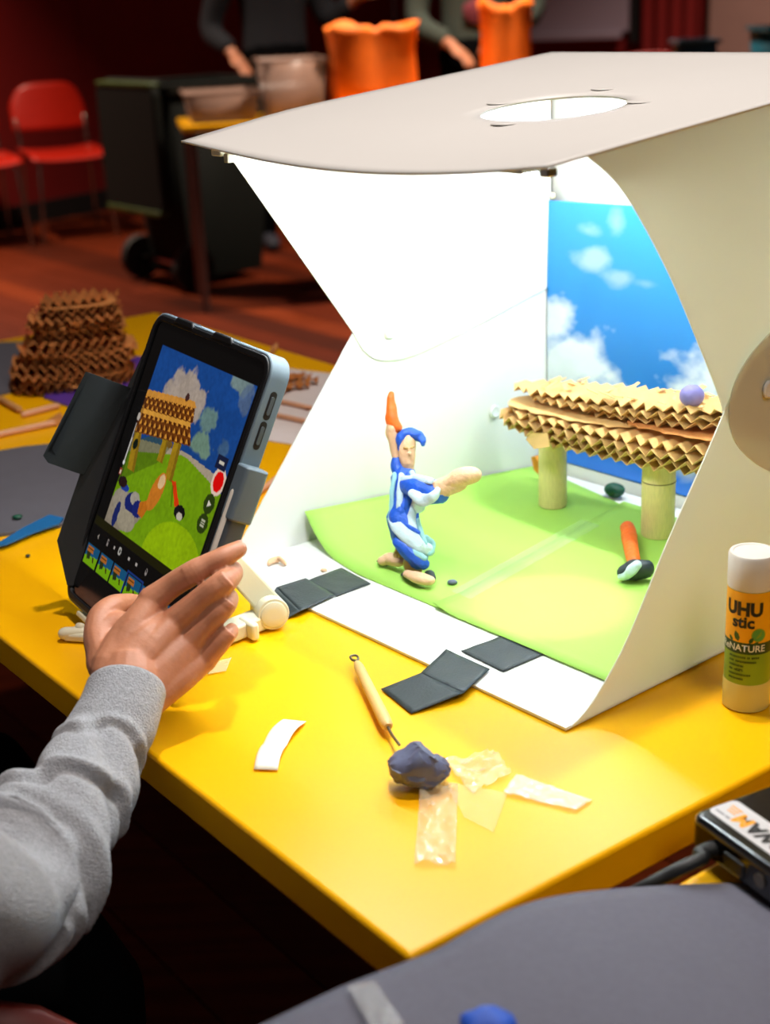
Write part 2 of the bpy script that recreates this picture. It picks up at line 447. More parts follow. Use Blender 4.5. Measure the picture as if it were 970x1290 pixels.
# ---- folding photo box
lb = thing('photo_box', BX(.19, .2, 0), 'white folding photo light box standing open on the yellow table', 'photo box')
IW, JD = .385, .40
part('base_panel', MB().box(BX, -.001, IW, .004, JD, .0008, .0028), 'box_white', lb)
part('back_panel', MB().grid(lambda a, b: BX(a, JD-.03*max(0, 1-b/.03)**2*1.0 if b < .03 else JD, max(.003, b)), 8, 24, 0, IW, .003, .392), 'box_white', lb, solid=.0012)
def toph(i, j):
    f_ = max(0, 1-(j+.012)/.10)
    return .357+.088*(j+.012) - .0115*sin(pi*min(1, max(0, i/.36)))**.9*f_**1.6 - .0035*(i/.36)*f_
# top panel with a round opening
hc = (.144, .147); hr = .0505
def top_mesh():
    mb = MB(); n = 64; rings = 14
    i0, i1, j0, j1 = -.001, .386, -.012, .401
    def border(a):
        dx, dy = cos(a), sin(a); k = 1e9
        if dx > 1e-9: k = min(k, (i1-hc[0])/dx)
        if dx < -1e-9: k = min(k, (i0-hc[0])/dx)
        if dy > 1e-9: k = min(k, (j1-hc[1])/dy)
        if dy < -1e-9: k = min(k, (j0-hc[1])/dy)
        return hc[0]+dx*k, hc[1]+dy*k
    angs = sorted(set([2*pi*k/n for k in range(n)]+[math.atan2(y-hc[1], x-hc[0]) % (2*pi) for x in (i0, i1) for y in (j0, j1)]))
    n = len(angs); vs = []
    for q in range(rings+1):
        t_ = q/rings
        for a in angs:
            bx, by = border(a)
            x = (hc[0]+hr*cos(a))*(1-t_)+bx*t_; y = (hc[1]+hr*sin(a))*(1-t_)+by*t_
            # the free front corner on the left is cut back
            if x > .2: x = .2+(x-.2)*(1-.085*max(0, 1-(y+.012)/.13))
            vs.append(BX(x, y, toph(x, y)))
    fs = [(q*n+k, q*n+(k+1) % n, (q+1)*n+(k+1) % n, (q+1)*n+k) for q in range(rings) for k in range(n)]
    return mb.add(vs, fs)
part('top_panel', top_mesh(), 'box_white', lb, solid=.0016, smooth=60)
for k, (x, y) in enumerate(((.205, .155), (.132, .088), (.095, .178), (.165, .222))):
    part('cover_tab', MB().lathe(frame(BX(x, y, toph(x, y)+.0009), BU, BV, K), [(.0095, 0), (.009, .0005), (.004, .0007)], 20), 'box_white', lb)
def flap_mb(poly, i, th):
    return MB().slab([BX(i, j, h) for j, h in poly], BU*th)
fu = catmull([(.020, .3600), (.044, .3440), (.066, .3215), (.0986, .2786), (.128, .2320), (.150, .195), (.158, .177)], 4)
flo = catmull([(.006, .0015), (.022, .008), (.038, .020), (.064, .048), (.1015, .1045), (.135, .150), (.158, .183)], 4)
part('upper_side_flap', flap_mb(fu+[(.175, .158), (.25, .14), (.397, .12), (.398, .3925), (.2, .3750)], -.0005, -.001), 'box_side', lb, smooth=0)
part('lower_side_flap', flap_mb(flo+[(.18, .21), (.25, .235), (.397, .25), (.398, .0015)], -.0018, -.001), 'box_side', lb, smooth=0)
nose = catmull([(.398, .315), (.30, .27), (.205, .2275), (.176, .211), (.162, .193), (.161, .172), (.171, .154), (.190, .138), (.214, .124), (.30, .082), (.398, .035)], 5)
part('back_side_tab', flap_mb(nose, -.0031, -.001), 'box_side', lb, smooth=0)
part('upper_side_flap', flap_mb([(.024, .349), (.0391, .3382), (.1533, .1771)]+catmull([(.156, .172), (.163, .161), (.175, .151), (.192, .146), (.22, .145), (.28, .155), (.398, .18)], 4)+[(.398, .390), (.2, .3725)], IW+.0002, .001), 'box_white', lb, smooth=0)
part('lower_side_flap', flap_mb([(.006, .0015), (.0184, .0177), (.1533, .1771), (.18, .20), (.25, .23), (.397, .25), (.398, .0015)], IW+.0015, .001), 'box_white', lb, smooth=0)
sn = lambda i, j, h, d: frame(BX(i, j, h), BV, K, BU*d)
for i, j, h, d in ((-.0040, .2005, .1875, -1), (IW-.001, .1934, .1714, -1), (IW-.001, .32, .0716, -1), (-.0040, .33, .09, -1)):
    part('snap_button', MB().lathe(sn(i, j, h, d), [(.0062, 0), (.0062, .0012), (.005, .002), (.0035, .0016)], 22), 'box_white', lb)
for j0, zb in ((.016, .3470), (.325, toph(.18, .335)-.007)):
    hs = part('light_strip', MB().box(BX, .046, .352, j0, j0+.022, zb, zb+.0035), 'aluminium', lb, bevel=.0006)
    for k in range(16):
        x = .056+k*.0190
        part('led', MB().box(BX, x-.007, x+.007, j0+.006, j0+.016, zb-.0008, zb+.0004), 'led', hs, smooth=0)
part('strip_clip', MB().box(BX, .004, .011, -.006, .002, .3500, .3550), 'aluminium', lb, bevel=.001)
part('strip_clip', MB().box(BX, .326, .338, -.008, .002, .3445, .3490), 'box_trim', lb, bevel=.001)
part('strip_clip', MB().box(BX, .317, .322, -.008, -.002, .3405, .3470), 'box_trim', lb, bevel=.0006)

# ---- green card floor inside the box
def green_h(i, j):
    a = max(0, i-.325)/.058
    return .0036 + (.030*a**2.2*max(.0, 1-(j-.08)/.30) if a > 0 else 0)
def seam_i(j): return .194+.185*max(0, j-.072)+.35*max(0, j-.072)**2*0
def green_left(u_, v_):
    s0 = seam_i
    jf = .073; jb = .345+.03*u_
    j = jf+.0*v_; i1 = .3825; i0 = .194
    jfront = .073+.015*max(0, (u_-.55)/.45)
    j = jfront+(jb-jfront)*v_
    i0 = seam_i(j)-.004; i = i0+(i1-i0)*u_
    return BX(i, j, green_h(i, j))
solo('green_card', MB().grid(green_left, 30, 16), 'green_card', 'lime green card on the box floor, its left edge curling up the wall', 'card', 'green card sheets on the box floor', solid=.0006)
def green_right(u_, v_):
    j = .070+(.352-.070)*v_; i1 = seam_i(j)+.004; i = .004+(i1-.004)*u_
    return BX(i, j, .0046+.004*max(0, u_-.9)*10*max(0, 1-v_*8))
solo('green_card', MB().grid(green_right, 20, 24), 'green_card', 'lime green card on the box floor beside the right wall, under the clay hammer', 'card', 'green card sheets on the box floor', solid=.0006)
def seam_tape(u_, v_):
    j = .10+.19*v_; i = seam_i(j)+(u_-.5)*.022
    return BX(i, j, .0053+.0006*noise.noise(Vector((i*160, j*160, 0))))
solo('tape', MB().grid(seam_tape, 6, 30), mat('tape_seam', rgb(220, 246, 214), .3, .02, alpha=.14, spec=.4), 'crinkled clear tape joining the two green cards inside the box', 'tape')

# ---- sky poster
NX, NY = 200, 190
ii = np.linspace(0, 1, NX+1); jj = np.linspace(0, 1, NY+1)
def poster_pt(u_, v_):
    i = .384-.38*u_; h = .012+(.2615+.012*u_-.012)*v_
    bow = .003*max(0, 1-u_*9)*math.sin(v_*pi)
    return BX(i, JD-.0048-.03*max(0, 1-h/.03)**2-bow, h)
pm = MB().grid(poster_pt, NX, NY)
po = solo('poster', pm, 'poster', 'printed blue sky poster with white clouds on the back of the photo box', 'poster', solid=.0003)
gx, gy = np.meshgrid(ii, jj)
n1 = npnoise(gx*9, gy*9, 3, 5); n2 = npnoise(gx*5+3, gy*5, 9, 5)
col = nlin([16, 98, 186])[None, None, :]*(1-gy[..., None])+nlin([44, 146, 214])[None, None, :]*gy[..., None]
def cloud(dens, cx, cy, rx, ry, amt, edge=.6):
    d = 1-np.sqrt(((gx-cx)/rx)**2+((gy-cy)/ry)**2)
    return np.maximum(dens, np.clip((d+(n1-.5)*1.7)*3*edge, 0, 1)*amt)
dens = np.zeros_like(gx)
for c in ((.0, .52, .10, .16, .95), (.08, .40, .17, .13, .95), (.02, .30, .2, .12, .9), (.56, .42, .16, .17, .95), (.68, .36, .22, .14, .95), (.46, .36, .12, .08, .9), (.78, .5, .14, .12, .9),
          (.14, .20, .14, .07, .55), (.26, .11, .12, .06, .5), (.45, .12, .16, .06, .5)):
    dens = cloud(dens, *c)
for c in ((.15, .80, .07, .05, .40), (.23, .74, .06, .035, .30), (.13, .90, .05, .03, .28), (.22, .93, .03, .05, .25), (.31, .73, .05, .02, .15), (.6, .84, .1, .05, .4), (.8, .72, .1, .06, .4)):
    dens = cloud(dens, *c, .45)
shade = np.clip(.72+.5*n2, 0, 1)[..., None]
cc = nlin([226, 232, 236])[None, None, :]*shade
col = col*(1-dens[..., None])+cc*dens[..., None]
paint(po, col.reshape(-1, 3))
solo('map_pin', MB().lathe(frame(BX(.379, JD-.004, .266), BU, K, BV*-1), [(.003, 0), (.003, .002), (.0015, .003)], 14), 'box_trim', 'small pale pin beside the top left corner of the sky poster', 'pin')

# ---- big grey card in the foreground
edge_px = [(300, 1306, .030), (350, 1282, .031), (430, 1244, .032), (500, 1217, .032), (550, 1197, .033), (600, 1168, .034), (650, 1144, .032), (700, 1130, .026), (760, 1122, .018), (830, 1117, .007), (900, 1114, .001), (985, 1113, .000), (1080, 1108, .000)]
ep = [on(x, y, h) for x, y, h in edge_px]
ep = [Vector(p) for p in catmull([tuple(p) for p in ep], 5)]
gd = (TU*-1+TV*-.10).normalized()
def sheet_pt(u_, v_):
    k = u_*(len(ep)-1); q = min(int(k), len(ep)-2); p = ep[q].lerp(ep[q+1], k-q)
    d = v_*.34; lift = p.z-TOP
    return p+gd*d+K*(.010*sin(v_*pi*.9)*min(1, lift/.02)+.003*sin(u_*9+v_*5)*v_*(lift/.03) - max(0, lift)*.55*v_*v_)
solo('grey_card', MB().grid(sheet_pt, 60, 30), 'grey_card', 'large sheet of grey card bulging over the table corner in the foreground', 'card', solid=.0012)

# ================================================================ INSIDE THE BOX
# ---- corrugated card layer
def layer(fr, outline, z, pitch, amp, phase, tilt=0, jag=.004, seed=0):
    "zigzag card: flutes run along y; outline(x) -> (y0, y1)"
    rs = random.Random(seed); mb = MB()
    x0, x1 = outline(None); n = int((x1-x0)/(pitch/2))
    pts = []
    for k in range(n+1):
        x = x0+(x1-x0)*k/n; y0, y1 = outline(x)
        y0 += rs.uniform(-jag, jag); y1 += rs.uniform(-jag, jag)
        zz = z+(amp/2 if (k+phase) % 2 else -amp/2)*rs.uniform(.85, 1.1)
        pts.append((fr(x+rs.uniform(-.0008, .0008), y0, zz), fr(x, (y0+y1)/2, zz), fr(x+rs.uniform(-.0008, .0008), y1, zz)))
    vs = [p for t_ in pts for p in t_]; fs = []
    for k in range(n):
        for c in (0, 1): fs.append((k*3+c, (k+1)*3+c, (k+1)*3+c+1, k*3+c+1))
    return mb.add(vs, fs)
def liner(fr, outline, z, n=24, seed=0, jag=.003):
    rs = random.Random(seed); x0, x1 = outline(None); vs = []
    for k in range(n+1):
        x = x0+(x1-x0)*k/n; y0, y1 = outline(x)
        vs += [fr(x, y0+rs.uniform(-jag, jag), z), fr(x, y1+rs.uniform(-jag, jag), z)]
    return MB().add(vs, [(k*2, k*2+2, k*2+3, k*2+1) for k in range(n)])
def oval(cx, cy, rx, ry, p=2.2):
    def f_(x):
        if x is None: return cx-rx*.995, cx+rx*.995
        k = max(0, 1-abs((x-cx)/rx)**p)**(1/p); return cy-ry*k, cy+ry*k
    return f_
cv = thing('cardboard_shelter', BX(.23, .30, .005), 'model shelter of two corrugated cardboard roofs on bamboo posts before the sky poster', 'model shelter')
for (i, j, hb, ht, r, nodes) in ((.291, .3015, .0045, .074, .0130, ()), (.1735, .307, .0052, .079, .0142, (.055,)), (.105, .352, .0052, .082, .013, (.03,))):
    base = BX(i, j, 0); f_ = zframe(base)
    prof = [(r*.94, hb), (r, hb+.001)]
    z_ = hb
    pr_ = [(r*.95, hb), (r*1.0, hb+.0015)]
    for nd in nodes: pr_ += [(r*1.0, nd-.004), (r*1.03, nd-.0012), (r*1.0, nd+.003)]
    pr_ += [(r*.98, ht)]
    bp_ = part('bamboo_post', MB().lathe(f_, pr_, 30), 'bamboo', cv)
    for nd in nodes:
        part('bamboo_node', MB().lathe(f_, [(r*1.0, nd-.0014), (r*1.045, nd-.0006), (r*1.0, nd+.0006)], 30, caps=False), 'bamboo_node', bp_)
fr_c = frame(BX(.217, .303, 0), BU*1.0+K*(-.040), BV, K)
for k, (cx_, rx_, cy_, ry_) in enumerate(((-.006, .112, .001, .027), (.004, .126, .0, .030), (.0, .131, -.002, .032), (-.004, .126, -.001, .031))):
    part('corrugated_sheet', layer(fr_c, oval(cx_, cy_, rx_, ry_, 3.0), .0745+k*.0072, .0138, .0066, k, seed=10+k, jag=.0026), 'cardboard', cv, smooth=0, solid=.0007)
part('flat_sheet', liner(fr_c, oval(.045, .002, .080, .028, 3.0), .1008, 20, 5), 'cardboard', cv, smooth=0, solid=.0006)
part('flat_sheet', liner(fr_c, oval(-.07, .004, .055, .026, 3.0), .1045, 16, 6), 'cardboard_dark', cv, smooth=0, solid=.0006)
fr_c2 = frame(BX(.214, .312, 0), BU*1.0+K*(-.095), BV, K)
for k, (cx_, rx_, cy_, ry_) in enumerate(((-.040, .084, .001, .025), (-.008, .116, .0, .028), (.0, .128, .001, .027))):
    part('corrugated_sheet', layer(fr_c2, oval(cx_, cy_, rx_, ry_, 2.8), .1070+k*.0062, .0136, .0057, k, seed=30+k, jag=.0026), 'cardboard', cv, smooth=0, solid=.0007)
mb = MB(); rs = random.Random(4)
for k in range(26):
    x, y = rs.uniform(-.11, .10), rs.uniform(-.028, .022); a_ = rs.uniform(0, 6)
    p = fr_c2(x, y, .1225+rs.uniform(0, .002)); l_ = rs.uniform(.006, .014)
    d1 = Vector((cos(a_), sin(a_), rs.uniform(-.1, .5)))*l_; d2 = Vector((-sin(a_), cos(a_), rs.uniform(-.2, .3)))*l_*.4
    mb.add([p, p+d1, p+d1+d2, p+d2], [(0, 1, 2, 3)])
tag(part('cardboard_scraps', mb, 'cardboard', cv, smooth=0, solid=.0006), kind='stuff')
mb = MB(); p = BX(.283, .2655, .083)
mb.add([p, p+BU*-.02+K*.004, p+BU*-.026+K*-.006+BV*-.004, p+BU*-.008+K*-.012+BV*-.004, p+BU*.006+K*-.007], [(0, 1, 2, 3, 4)])
part('torn_flap', mb, 'cardboard', cv, smooth=0, solid=.0006)
pc = fr_c2(-.076, -.010, .1215)
solo('clay_ball', MB().blob(pc+K*.007, (.0100, .0100, .0092), 3, .05, 2), 'clay_violet', 'lilac clay ball sitting on the right end of the cardboard roof', 'clay')
solo('clay_lump', MB().blob(BX(.266, .358, .0105), (.0105, .008, .0068), 3, .12, 2, axes=((BU*-1), BV, K)), 'clay_green', 'dark green clay pebble behind the bamboo posts', 'clay')
p = BX(.350, .338, .016)
solo('clay_chip', MB().prism(frame(p, BU*-1, K, BV), [(0, 0), (.006, -.003), (.007, .008), (.001, .014), (-.004, .012)], 0, .006).rough(.001, 90), mat('clay_amber', rgb(244, 150, 40), .55, .08, 90), 'orange clay chip half hidden behind the left bamboo post', 'clay')
solo('clay_pebble', MB().blob(BX(.2218, .112, .0060), (.0042, .003, .0022), 2, .2, 3), 'clay_slate', 'tiny grey clay crumb on the green card near the figure', 'clay')
solo('clay_shaving', MB().limb([(on(339, 709, .0055), .0022), (on(347, 705, .006), .0030), (on(353, 704, .007), .0022), (on(359, 710, .0055), .0018)], 8).add([], []).rough(.0012, 200), 'clay_skin', 'skin coloured clay shaving on the white base left of the tape', 'clay')
solo('clay_pebble', MB().blob(on(408, 718, .0045), (.0030, .002, .0014), 2, .2, 3), 'clay_skin', 'tiny skin coloured clay crumb by the left black tape', 'clay')

# ---- clay hammer
hm = thing('clay_hammer', BX(.15, .245, .006), 'clay hammer with orange handle and black and white head on green card', 'clay hammer')
hA = BX(.187, .2835, .0145); hB = BX(.134, .2295, .013); hC = BX(.1215, .2150, .0145)
part('handle', MB().limb([(hA, .0060), (hA.lerp(hB, .3), .0067), (hA.lerp(hB, .7), .0060), (hB, .0052)], 14).rough(.0006, 120), 'clay_orange', hm)
sx = CR
hd = part('head', MB().limb([(hC+sx*-.0065+K*-.002, .0066), (hC+sx*0, .0088), (hC+sx*.0075+K*.001, .0080)], 14).rough(.0012, 100, 3), 'clay_dark', hm)
toc = (CAM-hC).normalized()
part('white_patch', MB().limb([(hC+sx*.002+toc*.0078+K*.004, .0040), (hC+sx*-.002+toc*.0082-K*.0005, .0044), (hC+sx*-.006+toc*.0060-K*.0048, .0036), (hC+sx*-.0105+toc*.0025-K*.005, .0028)], 10).rough(.0007, 150), 'clay_white', hd)

# ---- clay figure
FD = 1.165
fg = thing('clay_figure', on(512, 722, .005), 'clay figure in blue and white robe raising one arm, on green card', 'clay figure')
def fp(x, y, d=0): return at(x, y, FD+d)
PXM = FD/FPX
def L(pts, n=14, flat=None, fdir=None):
    return MB().limb([(fp(x, y, d), r*PXM) for x, y, r, d in pts], n, flat=flat, fdir=fdir)
# robe body
body = L([(509, 592, 13, .004), (509, 606, 17, .002), (511, 630, 19, .0), (508, 652, 20, -.002), (513, 675, 20, -.004), (522, 694, 18, -.008), (526, 704, 13, -.010)], 28).rough(.0022, 130, 1)
rb = part('robe', body, 'clay_blue', fg, smooth=180)
def stripe(pts, m, w=.004, parent=rb, nm='stripe'):
    "flattened clay ribbon pressed on the front of the robe"
    mbx = MB().limb([(fp(x, y, d), r*PXM) for x, y, r, d in pts], 10, flat=.45, fdir=F)
    return part(nm, mbx.rough(.0008, 140, len(pts)), m, parent, smooth=180)
stripe([(506, 600, 4.5, -.0085), (504, 622, 4.5, -.0115), (503, 645, 4.5, -.012), (501, 660, 4, -.0135)], 'clay_white')
stripe([(519, 596, 4, -.008), (524, 612, 4, -.0115), (524, 632, 5, -.0125), (519, 650, 5.5, -.014), (521, 672, 6, -.018), (530, 685, 5, -.021)], 'clay_white')
stripe([(497, 598, 3, -.0075), (494, 618, 3.2, -.0085), (493, 640, 3.0, -.0085), (491, 655, 2.6, -.009)], 'clay_aqua')
stripe([(514, 598, 3, -.011), (517, 606, 3.5, -.0125), (516, 622, 3.5, -.0145), (511, 640, 3, -.0135)], 'clay_blue')
stripe([(512, 661, 2.4, -.0165), (520, 666, 2.6, -.019), (527, 671, 2.2, -.020)], 'clay_blue')
stripe([(515, 690, 3, -.0185), (524, 697, 3.2, -.0225), (536, 703, 3, -.0215)], 'clay_aqua')
stripe([(512, 615, 3.0, -.0125), (513, 640, 3.0, -.0130), (511, 655, 3.5, -.0135)], 'clay_blue')
stripe([(527, 655, 2.6, -.0145), (531, 672, 3.0, -.0185), (536, 684, 2.6, -.020)], 'clay_aqua')
stripe([(494, 652, 6, -.006), (500, 664, 8, -.0155), (512, 675, 9, -.018), (528, 688, 9, -.020), (541, 693, 8, -.016)], 'clay_white', nm='sash')
stripe([(541, 694, 6, -.016), (544, 685, 5, -.014), (537, 678, 4, -.016)], 'clay_aqua', nm='sash')
stripe([(500, 682, 6, -.0155), (511, 691, 6, -.019), (522, 702, 7, -.021), (534, 711, 7, -.019)], 'clay_blue', nm='hem')
# neck and head
part('neck', L([(514, 590, 8, .0), (513, 578, 9, .0)], 12), 'clay_skin', fg, smooth=180)
hd = part('head', L([(514, 583, 9, -.002), (513, 572, 10.5, -.003), (514, 560, 10.5, -.003), (515, 553, 9, -.003)], 16, .9, F).rough(.0008, 120), 'clay_skin', fg, smooth=180)
part('eye_socket', MB().limb([(fp(509, 564, -.0098), .0009), (fp(513, 565, -.0102), .0009)], 8), 'clay_skin_dull', hd, smooth=180)
part('eye_socket', MB().limb([(fp(518, 564, -.0102), .0009), (fp(521, 563, -.0095), .0009)], 8), 'clay_skin_dull', hd, smooth=180)
part('nose', MB().blob(fp(516, 571, -.0105), .0016, 2), 'clay_skin', hd, smooth=180)
hr_ = MB().limb([(fp(505, 563, -.003), 4.5*PXM), (fp(506, 551, -.003), 8*PXM), (fp(515, 547, -.003), 8.5*PXM), (fp(525, 549, -.004), 7*PXM), (fp(532, 554, -.005), 5*PXM), (fp(533, 561, -.006), 2.2*PXM)], 12).rough(.0017, 150, 2)
part('hair', hr_, 'clay_blue', hd, smooth=180)
# raised left arm with orange hand
part('shoulder', L([(503, 600, 8, .0), (500, 588, 8, .003), (500, 577, 6, .004)], 12).rough(.0008, 130), 'clay_blue', fg, smooth=180)
ra = part('raised_arm', L([(500, 580, 5.5, .004), (498, 562, 7, .003), (494, 545, 8.5, .002), (494, 538, 8, .0)], 12).rough(.0009, 120), 'clay_skin', fg, smooth=180)
part('raised_club', L([(499, 538, 8, .0), (494, 530, 9, .0), (493, 517, 7, .0), (493, 504, 5, .0), (493, 497, 4, .0)], 14).rough(.0009, 110), 'clay_orange', fg, smooth=180, label='orange clay club held up in the raised hand')
# outstretched right arm with large flat hand
sl = part('sleeve', L([(514, 612, 11, -.012), (528, 616, 15, -.019), (544, 620, 15, -.026), (553, 622, 13, -.028)], 14).rough(.0012, 110, 5), 'clay_blue', fg, smooth=180)
stripe([(508, 605, 5, -.014), (524, 603, 6, -.022), (543, 606, 4.5, -.034)], 'clay_white', parent=sl)
stripe([(520, 622, 6, -.031), (532, 630, 9, -.032), (545, 626, 7, -.041), (551, 618, 4, -.040)], 'clay_white', parent=sl)
stripe([(526, 634, 8, -.026), (529, 641, 7, -.020)], 'clay_white', parent=sl)
part('forearm', L([(550, 618, 12, -.028), (562, 613, 13, -.031), (576, 608, 12, -.036)], 14).rough(.0009, 110, 6), 'clay_skin', fg, smooth=180)
part('big_hand', MB().limb([(fp(566, 609, -.034), 12*PXM), (fp(580, 602, -.038), 16*PXM), (fp(592, 599, -.042), 14.5*PXM)], 16, flat=.75, fdir=CU).rough(.0008, 80, 7), 'clay_skin', fg, smooth=180)
# legs and feet
part('leg', L([(508, 690, 10, .004), (503, 700, 8, .004), (502, 700, 7, .004)], 12), 'clay_skin_dull', fg, smooth=180)
part('leg', L([(520, 700, 12, -.006), (517, 713, 9, -.006), (524, 717, 8, -.008)], 12), 'clay_skin_dull', fg, smooth=180)
f1 = part('foot', MB().limb([(on(483, 706, .0100), .0050), (on(491, 704, .0112), .0066), (on(502, 707, .0120), .0058)], 14, flat=.8, fdir=K).rough(.0006, 130), 'clay_skin', fg, smooth=180)
f2 = part('foot', MB().limb([(on(514, 723, .0105), .0042), (on(527, 728, .0115), .0058), (on(540, 731, .0108), .0050)], 14, flat=.8, fdir=K).rough(.0006, 130), 'clay_skin', fg, smooth=180)
part('sole', MB().limb([(on(510, 724, .0068), .0034), (on(524, 732, .0062), .0034)], 10, flat=.5, fdir=K), 'clay_dark', f2, smooth=180)
part('sole', MB().limb([(on(541, 722, .0080), .0040), (on(544, 729, .0075), .0036)], 10, flat=.6, fdir=K), 'clay_dark', f2, smooth=180)
part('sole', MB().limb([(on(478, 707, .0066), .0024), (on(486, 711, .0062), .0026)], 10, flat=.5, fdir=K), 'clay_dark', f1, smooth=180)

# ================================================================ ON THE TABLE, NEAR
# ---- black tape pieces bridging base and table
def tape_quad(pxs, hs, nu=10, nv=10, wob=.0004, seed=0):
    P = [on(x, y, h) for (x, y), h in zip(pxs, hs)]
    def f_(u_, v_):
        p = (P[0]*(1-u_)+P[1]*u_)*(1-v_)+(P[3]*(1-u_)+P[2]*u_)*v_
        return p+K*wob*noise.noise(Vector((p.x*90, p.y*90, seed)))
    return MB().grid(f_, nu, nv)
TG = 'black tape patches on the box front edge'
solo('tape', tape_quad([(581, 820), (634, 846), (685, 824), (630, 802)], [.0038]*4), 'black_tape', 'black tape patch lying on the white base, nearest the right wall', 'tape', TG, solid=.0004)
mb = tape_quad([(530, 848), (584, 873), (617, 843), (562, 818)], [.0058, .0052, .0048, .0052])
mb.grid(lambda u_, v_: (on(530, 848, .0058)*(1-u_)+on(584, 873, .0052)*u_)*(1-v_)+(on(480, 868, .0012)*(1-u_)+on(518, 899, .0012)*u_)*v_, 8, 8)
solo('tape', mb, 'black_tape', 'black tape strip folded over the base edge onto the yellow table, beside the clay tool', 'tape', TG, solid=.0004)
solo('tape', tape_quad([(385, 732), (424, 751), (467, 735), (430, 715)], [.0038]*4), 'black_tape', 'black tape patch on the white base in front of the clay figure', 'tape', TG, solid=.0004)
mb = tape_quad([(348, 740), (378, 770), (422, 750), (385, 728)], [.0058, .0052, .0048, .0052])
mb.grid(lambda u_, v_: (on(348, 740, .0058)*(1-u_)+on(378, 770, .0052)*u_)*(1-v_)+(on(330, 775, .0012)*(1-u_)+on(362, 779, .0012)*u_)*v_, 8, 8)
solo('tape', mb, 'black_tape', 'black tape strip hanging over the base edge beside the round stand hinge', 'tape', TG, solid=.0004)

# ---- white tape strip
wc = [on(357, 907, .001), on(386, 910, .001), on(350, 971, .001), on(320, 970, .001)]
def wstrip(u_, v_):
    a_ = wc[0].lerp(wc[1], u_); b_ = wc[3].lerp(wc[2], u_)
    p = a_.lerp(b_, v_); return p+CR*(-.0035*sin(v_*pi))+K*(.0006+.0022*abs(sin(v_*pi*2)))
solo('tape', MB().grid(wstrip, 6, 16), 'tape_white', 'strip of white masking tape lying on the bare yellow table', 'tape', solid=.0003)
# ---- clear tape
def clear(pxs, amp, seed, nu=14, nv=28):
    P = [on(x, y, .001) for x, y in pxs]
    def f_(u_, v_):
        p = (P[0]*(1-u_)+P[1]*u_)*(1-v_)+(P[3]*(1-u_)+P[2]*u_)*v_
        q = noise.noise(Vector((p.x*60, p.y*70, seed)))+.5*noise.noise(Vector((p.x*150, p.y*130, seed+5)))
        return p+K*(.0004+amp*(1.1-abs(q)*2.2)**2*.9*(1-.45*v_))
    return MB().grid(f_, nu, nv)
CG = 'clear tape pieces on the yellow table'
solo('tape', clear([(530, 992), (577, 992), (574, 1091), (522, 1089)], .0050, 1), 'tape_clear', 'clear tape piece lying upright to the frame below the clay lump', 'tape', CG, solid=.0002)
mb = clear([(650, 976), (634, 1000), (726, 1022), (746, 1008)], .0016, 4)
solo('tape', mb, 'tape_clear_dense', 'milky clear tape piece with bright end, rightmost on the yellow table', 'tape', CG, solid=.0002)
solo('tape', clear([(556, 962), (622, 949), (645, 975), (596, 1000)], .0045, 7), 'tape_clear', 'crumpled clear tape piece right beside the clay lump', 'tape', CG, solid=.0002)
solo('tape', clear([(560, 985), (640, 1000), (622, 1050), (585, 1030)], .0006, 9), mat('tape_thin', rgb(246, 240, 214), .15, .02, alpha=.10, spec=.6), 'nearly invisible flat clear tape piece between the other tape pieces', 'tape', CG, solid=.0002)
solo('tape', clear([(255, 838), (292, 829), (285, 846), (262, 850)], .0005, 11), mat('tape_thin_2', rgb(250, 240, 190), .2, .02, alpha=.35, spec=.6), 'small clear tape bit on the yellow table under the little finger', 'tape', CG, solid=.0002)

# ---- clay lump and clay tool
lc = on(527, 966, .0125)
def lump(c):
    mbx = MB().blob(c, (.0170, .0140, .0130), 4, .28, 1.1, 3)
    for v in mbx.v:
        d = v-c; q = Vector((round(noise.noise(v*60)*3)/3, round(noise.noise(v*60+Vector((9, 0, 0)))*3)/3, round(noise.noise(v*60+Vector((0, 9, 0)))*3)/3))
        v += q*.0050
        if v.z < TOP+.0005: v.z = TOP+.0005
    return mbx
solo('clay_lump', lump(lc), 'clay_slate', 'faceted slate grey clay lump on the yellow table, pierced by the tool', 'clay', smooth=32)
ct = thing('clay_tool', on(470, 880, 0), 'wooden clay modelling tool with wire loop, its tip stuck in the lump', 'clay tool')
tA = on(450, 836, .0085); tB = on(489, 916, .0075)
part('handle', MB().limb([(tA, .0026), (tA.lerp(tB, .12), .0037), (tA.lerp(tB, .55), .0040), (tA.lerp(tB, .86), .0043), (tA.lerp(tB, .96), .0040), (tB, .0026)], 18, round_ends=False), 'wood_handle', ct)
td = (tB-tA).normalized(); side = td.cross(K).normalized()
part('wire', MB().limb([(tB-td*.004, .0011), (tB+td*.010, .0010), (on(503, 938, .010), .0010)], 10), 'steel', ct)
lp = MB(); q0 = tA-td*.004; 
lp.limb([(tA+td*.003, .0012), (q0, .0011), (q0-td*.003+side*.0022, .0009), (q0-td*.008+side*.0024, .0009), (q0-td*.0095, .0009), (q0-td*.008-side*.0024, .0009), (q0-td*.003-side*.0022, .0009), (q0, .0010)], 8)
part('wire_loop', lp, 'steel', ct)

